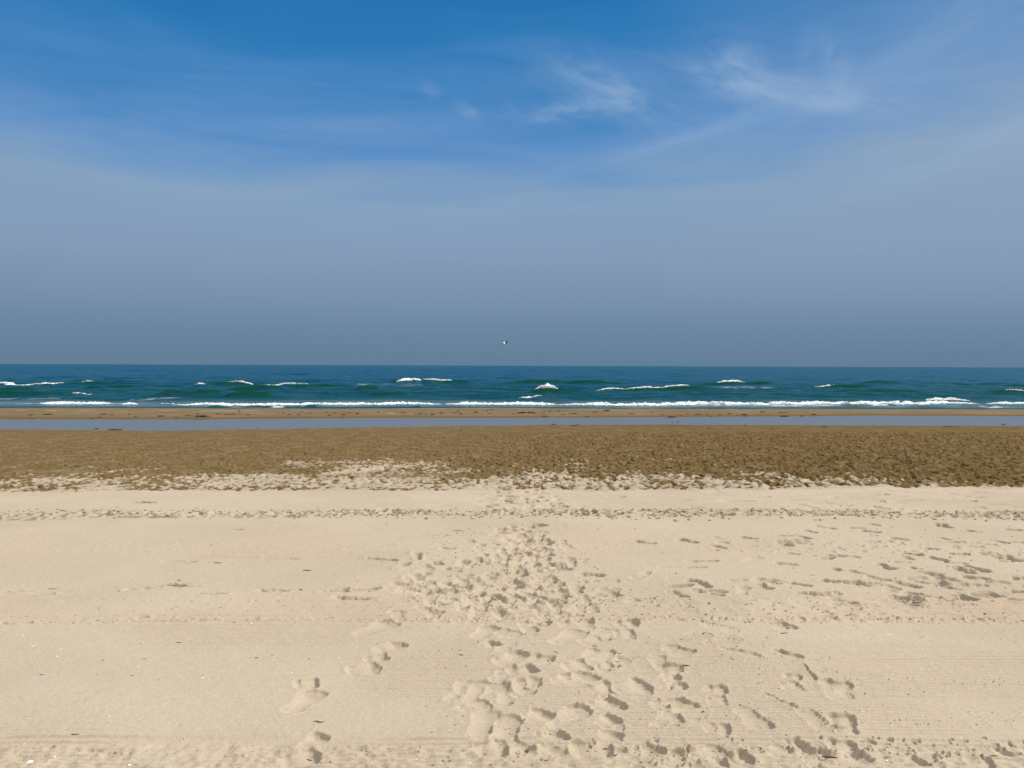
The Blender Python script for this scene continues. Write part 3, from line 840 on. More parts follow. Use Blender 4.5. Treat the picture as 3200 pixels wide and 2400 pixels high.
# ------------------------------------------------------------------ gull
def build_gull():
    bm = bmesh.new()
    # body along -x : bill side at left.  rings (x, z, half height, half width)
    R_ = [(-.205, .000, .014, .014), (-.185, .004, .032, .030), (-.155, .008, .040, .036), (-.12, .004, .040, .038), (-.07, -.004, .060, .056), (-.01, -.008, .068, .064),
          (.05, -.006, .060, .056), (.11, .002, .042, .042), (.16, .010, .024, .040), (.22, .016, .010, .050), (.265, .018, .006, .058)]
    nseg = 12
    loops = []
    for (x, z, rh, rw) in R_:
        loops.append([bm.verts.new((x, rw * math.cos(2 * math.pi * k / nseg), z + rh * math.sin(2 * math.pi * k / nseg))) for k in range(nseg)])
    side = {}
    for i in range(len(R_) - 1):
        for k in range(nseg):
            f = bm.faces.new((loops[i][k], loops[i][(k + 1) % nseg], loops[i + 1][(k + 1) % nseg], loops[i + 1][k]))
            x = R_[i][0]
            f.material_index = 2 if x < -.15 else 0
            side[(i, k)] = f
    f = bm.faces.new(loops[-1][::-1]); f.material_index = 2
    # bill: cone in front of the first ring
    tip = bm.verts.new((-.255, 0, -.010))
    for k in range(nseg):
        f = bm.faces.new((loops[0][(k + 1) % nseg], loops[0][k], tip)); f.material_index = 3
    # wings grown out of the body's sides between rings 4 and 7
    for sgn, segs in ((1, (0, 1)), (-1, (4, 5))):
        for i in range(4, 7):
            for k in segs:
                bm.faces.remove(side[(i, k)])
        ks = [segs[0], segs[0] + 1, segs[0] + 2]
        loop = [loops[i][ks[0]] for i in range(4, 8)] + [loops[7][ks[1]]] + [loops[i][ks[2]] for i in range(7, 3, -1)] + [loops[4][ks[1]]]
        low, n0 = (0, 4) if sgn > 0 else (0, 4)
        # stations: (span out, height, forward shift, chord scale, thickness)
        st = [(.10, .085, -.01, 1.05, .018), (.22, .185, -.03, .95, .014), (.33, .235, .005, .80, .010), (.44, .285, .06, .55, .007), (.54, .330, .125, .20, .004)]
        if sgn < 0:
            st = [(.10, .075, -.01, 1.05, .018), (.21, .165, -.03, .95, .014), (.31, .215, .005, .80, .010), (.41, .262, .06, .55, .007), (.50, .300, .125, .20, .004)]
        xs = [v.co.x for v in loop]
        zc = sum(v.co.z for v in loop) / len(loop)
        prev = loop
        for j, (sp, hz, fwd, ch, th) in enumerate(st):
            cur = []
            for q, v in enumerate(loop):
                xr = (xs[q] - .02) * ch + .02 + fwd
                upper = v.co.z > zc
                cur.append(bm.verts.new((xr, sgn * (.05 + sp), hz + (th if upper else -th) - .15 * (xr - .02) * .3)))
            for q in range(len(loop)):
                f = bm.faces.new((prev[q], prev[(q + 1) % len(loop)], cur[(q + 1) % len(loop)], cur[q]))
                top_ = loop[q].co.z >= zc and loop[(q + 1) % len(loop)].co.z >= zc
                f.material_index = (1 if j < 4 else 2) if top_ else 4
            prev = cur
        f = bm.faces.new(prev); f.material_index = 2
    bmesh.ops.recalc_face_normals(bm, faces=bm.faces)
    for f in bm.faces: f.smooth = True
    me = bpy.data.meshes.new("seagull")
    bm.to_mesh(me); bm.free()
    for m in (GWHITE, GPALE, GBLACK, GBILL, GGREY): me.materials.append(m)
    o = bpy.data.objects.new("seagull", me); col.objects.link(o)
    sb = o.modifiers.new("subdivision", 'SUBSURF'); sb.levels = 1; sb.render_levels = 2
    return o


gull = build_gull()
r = ray(1580, 1076)
gd = 66.0
gull.location = Vector((0, 0, ZC)) + r * (gd / r.y)
gull.rotation_euler = (math.radians(-4), math.radians(-10), math.radians(22))
gull.scale = (.88, .88, .88)
tag(gull, "white gull with dark head and raised dark wing flying low over the sea", "gull")


# ------------------------------------------------------------------ seaweed, twigs, shells
def weed_mesh(seed, long=1.0):
    rr = random.Random(seed)
    bm = bmesh.new()
    for b in range(rr.randint(5, 8)):                       # matted lumps
        mtx = Matrix.Translation((rr.gauss(0, .10) * long, rr.gauss(0, .05), rr.uniform(.01, .03))) @ Matrix.Rotation(rr.uniform(0, 3), 4, 'Z') @ Matrix.Diagonal((rr.uniform(.05, .13) * long, rr.uniform(.03, .07), rr.uniform(.018, .05), 1))
        v = bmesh.ops.create_icosphere(bm, subdivisions=2, radius=1, matrix=mtx)['verts']
        for q in v:
            q.co += Vector((rr.uniform(-1, 1), rr.uniform(-1, 1), rr.uniform(-1, 1))) * .011
    for b in range(rr.randint(12, 18)):                     # strands: thin triangular tubes
        a = rr.uniform(0, 2 * math.pi)
        p = Vector((rr.gauss(0, .10) * long, rr.gauss(0, .05), rr.uniform(.01, .05)))
        d = Vector((math.cos(a) * 1.4, math.sin(a) * .8, rr.uniform(-.1, .25)))
        ring = None
        for s in range(6):
            rad = .008 * (1 - s / 6.5)
            cur = [bm.verts.new(p + Vector((math.cos(t) * rad * .6, math.sin(t) * rad, math.sin(t + 1) * rad))) for t in (0, 2.1, 4.2)]
            if ring:
                for t in range(3):
                    bm.faces.new((ring[t], ring[(t + 1) % 3], cur[(t + 1) % 3], cur[t]))
            ring = cur
            p = p + d * .045
            d = d + Vector((rr.gauss(0, .35), rr.gauss(0, .25), rr.gauss(-.08, .10)))
            p.z = max(p.z, .004)
    me = bpy.data.meshes.new("seaweed_clump")
    bm.to_mesh(me); bm.free(); me.materials.append(WEED)
    return me


WEEDS = [weed_mesh(i, 1.0 + .5 * (i % 3)) for i in range(5)]


def place(name, me, px, py, wpx, label, cat, group, sy=1.0, sz=1.0, rz=None, sink=0.0, unit=.4, lie=None):
    x, y = lie if lie else px_ground(px, py)
    z = ground_z(x, y)
    o = bpy.data.objects.new(name, me); col.objects.link(o)
    s = (wpx / FPX * math.hypot(y, ZC - z)) / unit
    o.scale = (s, s * sy, s * sz)
    o.location = (x, y, max(z, POOL_Z if 28 < y < 40 and z < POOL_Z else -99) - sink)
    o.rotation_euler = (0, 0, random.uniform(0, 6.28) if rz is None else rz)
    return tag(o, label, cat, group)


# (px, py, width px) on the bar
BAR = [(94, 1297, 13), (148, 1295, 17), (100, 1309, 7), (325, 1294, 26), (288, 1308, 8), (312, 1305, 12), (350, 1297, 10), (365, 1302, 8), (402, 1297, 11), (424, 1302, 12), (500, 1301, 18), (549, 1305.5, 9), (585, 1299, 12), (618, 1294, 12),
       (634, 1303, 48), (683, 1294, 12), (712, 1296, 10), (728, 1296, 22), (748, 1285, 13), (775, 1296, 12), (724, 1307.5, 6), (755, 1307.5, 6),
       (866, 1294, 8), (886, 1292, 9), (905, 1296, 12), (935, 1297, 11), (943, 1286.5, 9), (968, 1291.5, 9), (1019, 1288, 11), (1028, 1298, 12), (1045, 1292, 10), (1069, 1305.5, 7), (1090, 1290.5, 10), (1117, 1293.5, 14), (1183, 1288.5, 11), (1075, 1296.5, 14),
       (1262, 1290, 12), (1314, 1295, 17), (1331, 1296.5, 9), (1350, 1296, 15), (1378, 1290, 12), (1378, 1295, 9), (1417, 1290, 12), (1440, 1294.5, 14), (1434, 1286, 11), (1489, 1289.5, 15), (1538, 1280, 9), (1535, 1292, 9), (1522, 1284, 11),
       (1611, 1279.5, 6), (1602, 1295, 9), (1642, 1291, 40), (1700, 1285, 6), (1718, 1285, 12), (1747, 1286, 12), (1700, 1294, 8), (1762, 1296, 10), (1796, 1294, 16), (1860, 1287.5, 22), (1894, 1284.5, 18), (1830, 1302, 20), (1700, 1302, 14),
       (1970, 1293.5, 12), (2037, 1290, 8), (2070, 1295.5, 8), (2128, 1298.5, 9), (2150, 1294, 7), (2186, 1295, 14), (2210, 1296, 9), (2248, 1296, 10), (2278, 1293, 13), (2220, 1301, 9), (2094, 1303.5, 14), (2326, 1297, 18), (2384, 1288, 14), (2305, 1298, 8),
       (2449, 1289.5, 20), (2455, 1300.5, 14), (2505, 1300.5, 10), (2542, 1296, 14)]
POOLSIDE = [(301, 1341, 10), (355, 1344, 28), (744, 1344, 6), (807, 1340, 6), (1057, 1339, 6), (981, 1350, 6), (1493, 1331.5, 8), (1732, 1326.5, 8), (1806, 1326.5, 8), (1792, 1330, 20), (1440, 1344, 8), (1924, 1328, 5), (2108, 1331, 6),
            (2101, 1322, 5), (2118, 1322.5, 6), (2580, 1334, 22), (2602, 1323, 4), (2972, 1334, 22), (3136, 1328, 8), (3047, 1340, 5), (2213, 1338, 10), (2410, 1340, 8), (3170, 1339, 6), (2330, 1330.5, 10)]
NAMED = {(634, 1303): "longest dark strand of seaweed stretched low on the sand bar at the left", (325, 1294): "dark heap of seaweed with a raised point on the left of the sand bar",
         (1642, 1291): "long thin row of dark weed on the sand bar in the middle", (148, 1295): "leftmost dark seaweed heap but one on the sand bar, beside a pale wash line",
         (2449, 1289.5): "large dark weed clump standing alone at the right end of the debris on the bar", (355, 1344): "long dark strand of weed in the near edge of the pool at the left",
         (301, 1341): "small dark weed lump standing in the pool left of the long strand", (2580, 1334): "flat dark weed strand on the near pool edge at the right", (2972, 1334): "flat dark weed strand furthest right on the near pool edge",
         (3136, 1328): "dark speck of weed standing in the pool near the right edge", (1792, 1330): "broad dark weed scraps on the near pool edge in the middle", (1860, 1287.5): "dark weed strip high on the bar right of the middle"}
for i, (px, py, w) in enumerate(BAR + POOLSIDE):
    bar_ = i < len(BAR)
    if (px, py) in NAMED:
        lab, grp = NAMED[(px, py)], "dark seaweed scraps on the bar" if bar_ else "dark weed scraps along the pool"
    elif bar_:
        zone = "left" if px < 800 else "middle" if px < 1700 else "right"
        lab, grp = "small dark seaweed scrap on the %s part of the sand bar between pool and sea" % zone, "dark seaweed scraps on the bar, %s part" % zone
    else:
        lab, grp = "tiny dark weed scrap along the near edge of the grey pool", "tiny weed scraps by the pool"
    place("seaweed_clump", WEEDS[i % 5], px, py, w * 1.05, lab, "seaweed", grp, sy=1.5, sz=1.5 if w < 20 else .8, rz=random.uniform(-.3, .3) + (math.pi if i % 2 else 0), sink=.0, unit=.58)


def rod_mesh(name, pts, rad, mat, seg=6):
    bm = bmesh.new()
    rings = []
    for i, p in enumerate(pts):
        p = Vector(p)
        d = (Vector(pts[min(i + 1, len(pts) - 1)]) - Vector(pts[max(i - 1, 0)])).normalized()
        a = d.orthogonal().normalized(); b = d.cross(a)
        q = rad[i] if isinstance(rad, (list, tuple)) else rad
        rings.append([bm.verts.new(p + a * math.cos(2 * math.pi * k / seg) * q + b * math.sin(2 * math.pi * k / seg) * q) for k in range(seg)])
    for i in range(len(rings) - 1):
        for k in range(seg):
            bm.faces.new((rings[i][k], rings[i][(k + 1) % seg], rings[i + 1][(k + 1) % seg], rings[i + 1][k]))
    bm.faces.new(rings[0][::-1]); bm.faces.new(rings[-1])
    bmesh.ops.recalc_face_normals(bm, faces=bm.faces)
    me = bpy.data.meshes.new(name); bm.to_mesh(me); bm.free(); me.materials.append(mat)
    return me


drift = rod_mesh("driftwood", [(-.5, 0, .03), (-.3, .02, .05), (0, -.01, .05), (.28, .03, .05), (.5, .0, .09)], [.03, .045, .05, .045, .02], DRIFT, 8)
place("driftwood", drift, 1222, 1293.5, 27, "pale bleached stick lying on the sand bar among dark weed", "driftwood", None, rz=.05, unit=1.0)

TW = [rod_mesh("twig", [(-.5, 0, .03), (-.2, .04 * k, .05), (.1, -.03 * k, .04), (.5, .02, .05)], [.035, .05, .045, .02], TWIG) for k in (1, -1, 2)]
TWIGS = [(452, 2070, 14), (558, 2019, 16), (598, 2015, 6), (440, 2021, 6), (235, 2314, 22), (130, 2115, 16), (322, 2074, 8), (303, 2117, 5), (412, 2124, 8), (495, 2141, 6), (631, 2127, 6), (565, 2282, 6), (574, 2322, 6), (802, 2068, 10), (867, 2069, 5), (965, 2069, 8), (970, 2019, 4),
         (995, 2273, 32), (1180, 2070, 16), (1438, 2046, 6), (1440, 2059, 18), (1453, 2071, 5), (1464, 2314, 10), (1332, 2217, 6), (1313, 2050, 6), (1178, 2021, 6), (1630, 2070, 22), (1736, 2054, 16), (1858, 2035, 18), (1935, 2060, 14), (1928, 2078, 16), (1986, 2011, 20), (1907, 2178, 9), (1718, 2290, 9),
         (1552, 2315, 14), (1640, 2340, 24), (1897, 2335, 24), (2096, 2153, 26), (2145, 2096, 24), (2450, 1993, 24), (2257, 2064, 8), (2302, 2036, 7), (2480, 2080, 7), (2593, 2372, 42), (2236, 2288, 8), (3108, 2379, 22), (1925, 2365, 12), (1709, 2375, 18), (2030, 2355, 8), (2199, 1992, 12), (2462, 1968, 12), (965, 2370, 22), (98, 2388, 5), (142, 2378, 8), (850, 2062, 6),
         (1335, 1742, 9), (960, 1790, 26), (680, 1768, 24), (560, 1820, 12), (371, 1857, 8), (940, 1853, 12), (660, 1717, 8), (545, 1793, 6), (2540, 1806, 14), (2114, 1804, 8), (2880, 1796, 16), (100, 2084, 4), (870, 1895, 8), (800, 1894, 6), (690, 1917, 9), (3040, 1990, 5), (2560, 2040, 5), (2236, 2082, 5)]
TN = {(995, 2273): "longest thin dark twig on the raked sand left of the footprint trail", (235, 2314): "bent dark twig alone on bare sand at the lower left", (2593, 2372): "long curved dark twig lying in a footprint at the bottom right of the trail",
      (3108, 2379): "dark forked bit of twig in the lower right corner", (2450, 1993): "dark twig at the rim of a deep single footprint right of the trail", (558, 2019): "thick short dark twig on smooth sand at the left",
      (2096, 2153): "thin dark twig lying in a footprint of the right hand track", (2145, 2096): "short slanting twig just right of the overlapping prints of the right hand track", (1858, 2035): "thin curved dark twig between prints in the middle of the trail",
      (960, 1790): "very thin long twig on flat sand left of the trodden trail"}
for i, (px, py, w) in enumerate(TWIGS):
    z_ = "left" if px < 1400 else "trail" if px < 2050 else "right"
    lab = TN.get((px, py)) or {"left": "tiny dark twig bit on the smooth pale sand left of the footprints", "trail": "tiny dark twig bit among the footprints of the middle trail", "right": "tiny dark twig bit on the raked sand right of the middle trail"}[z_]
    grp = "dark twigs on the sand" if (px, py) in TN else "tiny twig bits on the sand, %s part" % z_
    o = place("twig", TW[i % 3], px, py, w, lab, "twig", grp, rz=random.uniform(-.25, .25) if w > 12 else random.uniform(-.7, .7), unit=1.0)
    if w < 14:
        o.scale.y *= 2.2; o.scale.z *= 2.2


def shell_mesh(seed):
    """a small ribbed bivalve half, dome side up"""
    rr = random.Random(seed)
    bm = bmesh.new()
    n, m = 14, 5
    rings = []
    top = bm.verts.new((0, -.12, .30))
    for j in range(1, m + 1):
        t = j / m
        ring = []
        for k in range(n):
            a = 2 * math.pi * k / n
            rad = .5 * t * (1 + .05 * (k % 2) + (.22 if math.sin(a) > 0 else 0) * math.sin(a)) * (1 + rr.uniform(-.03, .03))
            ring.append(bm.verts.new((rad * math.cos(a), rad * math.sin(a) * .85 - .12 * (1 - t), .30 * math.cos(t * math.pi / 2) + (.02 if k % 2 else 0))))
        rings.append(ring)
    for k in range(n):
        bm.faces.new((top, rings[0][k], rings[0][(k + 1) % n]))
    for j in range(m - 1):
        for k in range(n):
            bm.faces.new((rings[j][k], rings[j + 1][k], rings[j + 1][(k + 1) % n], rings[j][(k + 1) % n]))
    bm.faces.new(rings[-1][::-1])
    bmesh.ops.recalc_face_normals(bm, faces=bm.faces)
    for f in bm.faces: f.smooth = True
    me = bpy.data.meshes.new("shell"); bm.to_mesh(me); bm.free(); me.materials.append(SHELLM)
    return me


SH = [shell_mesh(i) for i in range(3)]
SHELLS = [(92, 2395, 26), (404, 2398, 12), (72, 1992, 6), (103, 2024, 6), (115, 2022, 5), (190, 2039, 6), (177, 2060, 5), (433, 2094, 6), (436, 2110, 4), (632, 2133, 8), (653, 2138, 5), (911, 2115, 7), (908, 1997, 5), (765, 2074, 4), (778, 2063, 4), (803, 2037, 4), (945, 2082, 4), (962, 2082, 4),
          (93, 2260, 6), (75, 2328, 6), (171, 2381, 7), (342, 2254, 5), (797, 2271, 4), (555, 2039, 4), (474, 2023, 3), (925, 1911, 4), (869, 1883, 5), (786, 1959, 7), (741, 1845, 4), (538, 1886, 4),
          (869, 1883, 4), (943, 2140, 6), (911, 2115, 6), (1113, 2031, 6), (1057, 2064, 5), (1333, 2063, 6), (1299, 2063, 5), (1198, 2118, 6), (1183, 2142, 5), (1190, 2093, 5), (1203, 1973, 6), (1365, 2262, 5), (1405, 2291, 5), (1355, 2269, 4), (1300, 2382, 10), (1200, 2395, 6), (1445, 2267, 5), (1485, 2101, 4),
          (1850, 1977, 5), (1862, 2000, 4), (1785, 2242, 8), (1896, 2178, 7), (1608, 2200, 4), (1870, 2386, 6), (1469, 2391, 6), (2105, 2115, 4), (2120, 2192, 5), (2160, 1990, 5), (2295, 2109, 6), (2308, 2121, 9), (2326, 2082, 7), (2352, 2039, 7), (2366, 2097, 5), (2384, 2012, 6), (2396, 2068, 6), (2600, 2083, 5), (2558, 2103, 5),
          (2576, 2012, 5), (2779, 1992, 6), (2783, 2060, 8), (2766, 2048, 6), (2789, 2048, 6), (2881, 2029, 5), (2884, 2040, 7), (2876, 2099, 6), (3068, 2099, 5), (3113, 2056, 5), (3144, 2052, 5), (3074, 2043, 5), (2859, 2212, 6), (3004, 2316, 5), (2769, 2391, 9), (3192, 2356, 5), (2948, 2388, 7), (2510, 2390, 6), (2853, 1923, 5), (3026, 1937, 5), (3002, 1905, 4), (3140, 1940, 5),
          (95, 1664, 6), (249, 1727, 6), (505, 1764, 6), (485, 1784, 4), (866, 1652, 5), (100, 1822, 4), (2432, 1789, 4), (2370, 1640, 4), (3195, 1914, 5), (1990, 1780, 4), (2640, 1900, 5), (1080, 1850, 5), (1195, 2215, 4), (1100, 2238, 4)]
SN = {(92, 2395): "largest white shell lying at the very bottom left of the beach", (404, 2398): "white shell half out of the bottom edge left of the prints", (2308, 2121): "largest white shell on raked sand right of the middle trail", (2783, 2060): "flat white shell alone on the raked sand far right",
      (1785, 2242): "white shell inside a long shoe print in the middle trail", (1300, 2382): "white shell in the crumbly strip at the foot of the picture left of the trail", (632, 2133): "white shell beside a tiny twig on smooth sand at the left"}
done = set()
for i, (px, py, w) in enumerate(SHELLS):
    if (px, py) in done: continue
    done.add((px, py))
    z_ = "left" if px < 1400 else "trail" if px < 2050 else "right"
    lab = SN.get((px, py)) or {"left": "tiny white shell fragment on the smooth pale sand left of the footprint trail", "trail": "tiny white shell fragment among the prints of the middle trail", "right": "tiny white shell fragment on the raked sand right of the middle trail"}[z_]
    o = place("shell", SH[i % 3], px, py, w * 1.0, lab, "shell", "white shells on the sand" if (px, py) in SN else "tiny shell fragments, %s part" % z_, unit=1.05, sz=.9, sink=.001)
    o.rotation_euler = (random.uniform(-.25, .25), random.uniform(-.25, .25), random.uniform(0, 6.28))


def tuft_mesh(seed):
    rr = random.Random(seed)
    bm = bmesh.new()
    for b in range(46):
        p = Vector((rr.gauss(0, .22), rr.gauss(0, .06), .01))
        a = rr.choice((0, math.pi)) + rr.gauss(0, .4)
        d = Vector((math.cos(a), math.sin(a), rr.uniform(.05, .7))).normalized()
        n = d.cross(Vector((0, 0, 1))).normalized() * .008
        t = Vector((0, 0, .008))
        L = rr.uniform(.12, .32)
        m = p + d * L * .6; e = p + d * L + Vector((0, 0, -.05 * rr.random()))
        ra = [bm.verts.new(q) for q in (p - n, p + n, p + t)]
        rb = [bm.verts.new(q) for q in (m - n * .7, m + n * .7, m + t * .7)]
        te = bm.verts.new(e)
        for k in range(3):
            bm.faces.new((ra[k], ra[(k + 1) % 3], rb[(k + 1) % 3], rb[k])); bm.faces.new((rb[k], rb[(k + 1) % 3], te))
        bm.faces.new(ra[::-1])
    bmesh.ops.recalc_face_normals(bm, faces=bm.faces)
    me = bpy.data.meshes.new("straw_tuft"); bm.to_mesh(me); bm.free(); me.materials.append(STRAW)
    return me


for i, (px, py, w, lab) in enumerate(((555, 1841, 70, "brown tuft of dry straw lying alone on flat sand at the left"), (848, 1856, 44, "thin brown straw in a shallow footprint left of the trail"), (702, 1871, 16, "small dark straw wisp at the right end of a shallow print at the left"),
                                      (165, 1851, 22, "small brown straw wisp close to the left edge"), (460, 1584, 52, "green brown weed tuft on the graded sand above the ridge of clods at the left"), (755, 1662, 24, "dark wisp of weed on the sand just below the ridge of clods at the left"),
                                      (1430, 1668, 26, "red brown wisp of weed at the left margin of the trodden trail"), (2238, 1730, 30, "dark wisp of straw on the rim of a print right of the trail"))):
    place("straw_tuft", tuft_mesh(i), px, py, w, lab, "straw", "wisps of straw on the sand", rz=random.uniform(-.1, .1), unit=.75, sz=.7)

# ------------------------------------------------------------------ loose crumbs of damp sand: nobody could count them
def crumbs():
    rr = random.Random(5)
    bm = bmesh.new(); bmesh.ops.create_icosphere(bm, subdivisions=1, radius=1)
    bm.verts.ensure_lookup_table(); bm.verts.index_update()
    vs = np.array([v.co[:] for v in bm.verts]); fs = np.array([[v.index for v in f.verts] for f in bm.faces]); bm.free()
    V, Fc = [], []
    zones = [(420, lambda: (rr.uniform(-150, 3350), rr.uniform(2338, 2400)), .002, .006), (420, lambda: (rr.uniform(1350, 2900), rr.uniform(1960, 2330)), .002, .006), (240, lambda: (rr.uniform(1800, 3350), rr.uniform(1880, 1962)), .004, .010),
             (160, lambda: (rr.uniform(0, 1800), rr.uniform(1885, 1960)), .003, .007), (1500, lambda: (rr.uniform(-300, 3500), rr.gauss(1616, 7)), .008, .022), (320, lambda: (rr.uniform(-300, 3500), rr.gauss(1950, 4)), .003, .007),
             (380, lambda: (rr.gauss(1620, 190), rr.uniform(1640, 1950)), .004, .010), (110, lambda: (rr.uniform(2450, 3300), rr.uniform(1650, 1900)), .005, .012), (60, lambda: (2870 + rr.gauss(0, 16), 1900 + rr.gauss(0, 8)), .006, .014)]
    n = 0
    for cnt, gen, a, b in zones:
        for _ in range(cnt):
            px, py = gen()
            x, y = px_ground(px, py)
            s = rr.uniform(a, b) * rr.uniform(.6, 1.0)
            z = ground_z(x, y) + s * .25
            q = vs * (s * rr.uniform(.8, 1.4), s * rr.uniform(.8, 1.3), s * rr.uniform(.5, .9))
            q = q * (1 + .28 * np.array([[rr.uniform(-1, 1)] for _ in range(len(vs))]))
            V.append(q + (x, y, z)); Fc.append(fs + n); n += len(vs)
    V = np.concatenate(V); Fc = np.concatenate(Fc)
    me = bpy.data.meshes.new("sand_crumbs")
    me.from_pydata(V.tolist(), [], Fc.tolist()); me.materials.append(CRUMB)
    o = bpy.data.objects.new("sand_crumbs", me); col.objects.link(o)
    tag(o, "loose crumbs and clods of sand along the ridges and prints", None, None, 'stuff')


crumbs()

# ------------------------------------------------------------------ light
SUN_AZ, SUN_EL = math.radians(76), math.radians(48)      # azimuth clockwise from the look direction (+Y)
sd_ = Vector((math.sin(SUN_AZ) * math.cos(SUN_EL), math.cos(SUN_AZ) * math.cos(SUN_EL), math.sin(SUN_EL)))
sun = bpy.data.lights.new("sun", 'SUN'); sun.energy = 3.3; sun.angle = math.radians(.53); sun.color = (1, .955, .88)
suno = bpy.data.objects.new("sun", sun); col.objects.link(suno)
suno.rotation_euler = sd_.to_track_quat('Z', 'Y').to_euler()

# ------------------------------------------------------------------ sky
world = bpy.data.worlds.new("World"); sc.world = world; world.use_nodes = True
nt = world.node_tree; ns, ln = nt.nodes, nt.links
bg = ns["Background"]
sky = N(ns, 'ShaderNodeTexSky'); sky.sky_type = 'NISHITA'; sky.sun_disc = False
sky.sun_elevation = SUN_EL; sky.sun_rotation = SUN_AZ
sky.air_density = 1.0; sky.dust_density = 1.0; sky.ozone_density = 1.5
tc = N(ns, 'ShaderNodeTexCoord')
sep = N(ns, 'ShaderNodeSeparateXYZ'); ln.new(tc.outputs['Generated'], sep.inputs[0])
dx, dy, dz = sep.outputs
hor = maths(ns, ln, 'SQRT', maths(ns, ln, 'ADD', maths(ns, ln, 'MULTIPLY', dx, dx), maths(ns, ln, 'MULTIPLY', dy, dy)))
elv = maths(ns, ln, 'ARCTAN2', dz, hor)                  # elevation, radians
azi = maths(ns, ln, 'ARCTAN2', dx, dy)                   # azimuth from the look direction
SKYST = 0.1


def lin(c):
    return tuple(((v / 255) / 12.92 if v / 255 <= .04045 else (((v / 255) + .055) / 1.055) ** 2.4) for v in c)


# bands of thin high haze over the sea: colours by elevation in degrees
EXPO = 0.25
K = 1 / (2 ** EXPO) / SKYST
stops = [(-90, (92, 126, 154)), (0, (99, 127, 152)), (2.4, (107, 134, 160)), (5, (122, 146, 174)), (8, (132, 156, 185)), (11.6, (132, 161, 192)), (13.4, (116, 154, 195)), (15.2, (99, 146, 198)), (17.0, (85, 139, 195)), (19.2, (68, 131, 190)), (22.2, (48, 122, 184)), (25, (40, 115, 178)), (33, (34, 104, 170)), (60, (50, 110, 175))]
ramp = N(ns, 'ShaderNodeValToRGB')
cr = ramp.color_ramp
pos = lambda d: (d + 10) / 80
while len(cr.elements) > 1: cr.elements.remove(cr.elements[-1])
first = True
for d, c_ in stops:
    p_ = max(0, min(1, pos(max(d, -10))))
    e = cr.elements[0] if first else cr.elements.new(p_)
    e.position = p_; e.color = (*lin(c_), 1); first = False
# bands wander slowly with azimuth
cv = N(ns, 'ShaderNodeCombineXYZ'); ln.new(azi, cv.inputs[0]); ln.new(elv, cv.inputs[1])


def warpnoise(sx, sy, rot, scale, detail, dist=0.0):
    m = N(ns, 'ShaderNodeMapping'); m.inputs['Scale'].default_value = (sx, sy, 1); m.inputs['Rotation'].default_value = (0, 0, rot)
    ln.new(cv.outputs[0], m.inputs['Vector'])
    n = N(ns, 'ShaderNodeTexNoise'); n.inputs['Scale'].default_value = scale; n.inputs['Detail'].default_value = detail; n.inputs['Distortion'].default_value = dist
    n.inputs['Roughness'].default_value = .55
    ln.new(m.outputs[0], n.inputs['Vector'])
    return n.outputs['Fac']


bandn = warpnoise(1.2, 8.0, math.radians(4), 2.2, 5, .6)
shift = maths(ns, ln, 'MULTIPLY', maths(ns, ln, 'SUBTRACT', bandn, .5), .16)
gate = remap(ns, ln, elv, .10, .26)
elv2 = maths(ns, ln, 'SUBTRACT', elv, maths(ns, ln, 'MULTIPLY', shift, gate))
# the milky veil reaches higher on the right and at the left edge
veil_r = remap(ns, ln, azi, .10, .62)
elv3 = maths(ns, ln, 'SUBTRACT', elv2, maths(ns, ln, 'MULTIPLY', maths(ns, ln, 'MULTIPLY', veil_r, gate), .06))
veil_l = remap(ns, ln, azi, -.30, -.62)
elv3 = maths(ns, ln, 'SUBTRACT', elv3, maths(ns, ln, 'MULTIPLY', maths(ns, ln, 'MULTIPLY', veil_l, gate), -.004))
ln.new(maths(ns, ln, 'DIVIDE', maths(ns, ln, 'ADD', maths(ns, ln, 'MULTIPLY', elv3, 180 / math.pi), 10.0), 80.0), ramp.inputs[0])
skyc = ramp.outputs[0]


# cirrus wisps, each at its own direction (degrees azimuth, elevation, half sizes, tilt)
def wisp(a0, e0, ra, re, tilt, seed, strength, fx=9, fy=30):
    u = maths(ns, ln, 'SUBTRACT', azi, math.radians(a0)); v = maths(ns, ln, 'SUBTRACT', elv, math.radians(e0))
    ct, st_ = math.cos(math.radians(tilt)), math.sin(math.radians(tilt))
    uu = maths(ns, ln, 'ADD', maths(ns, ln, 'MULTIPLY', u, ct), maths(ns, ln, 'MULTIPLY', v, st_))
    vv = maths(ns, ln, 'SUBTRACT', maths(ns, ln, 'MULTIPLY', v, ct), maths(ns, ln, 'MULTIPLY', u, st_))
    q = maths(ns, ln, 'ADD', maths(ns, ln, 'POWER', maths(ns, ln, 'ABSOLUTE', maths(ns, ln, 'DIVIDE', uu, math.radians(ra))), 2.0), maths(ns, ln, 'POWER', maths(ns, ln, 'ABSOLUTE', maths(ns, ln, 'DIVIDE', vv, math.radians(re))), 2.0))
    g = maths(ns, ln, 'POWER', 2.718, maths(ns, ln, 'MULTIPLY', q, -1.0))
    cvv = N(ns, 'ShaderNodeCombineXYZ'); ln.new(maths(ns, ln, 'MULTIPLY', uu, fx), cvv.inputs[0]); ln.new(maths(ns, ln, 'MULTIPLY', vv, fy), cvv.inputs[1]); cvv.inputs[2].default_value = seed * 3.3
    n = N(ns, 'ShaderNodeTexNoise'); n.inputs['Scale'].default_value = 1.6; n.inputs['Detail'].default_value = 6; n.inputs['Roughness'].default_value = .62; n.inputs['Distortion'].default_value = .9
    ln.new(cvv.outputs[0], n.inputs['Vector'])
    return maths(ns, ln, 'MULTIPLY', maths(ns, ln, 'MULTIPLY', g, remap(ns, ln, n.outputs['Fac'], .30, .70)), strength * .92)


def at(px, py):
    r = ray(px, py)
    return math.degrees(math.atan2(r.x, r.y)), math.degrees(math.asin(r.z))


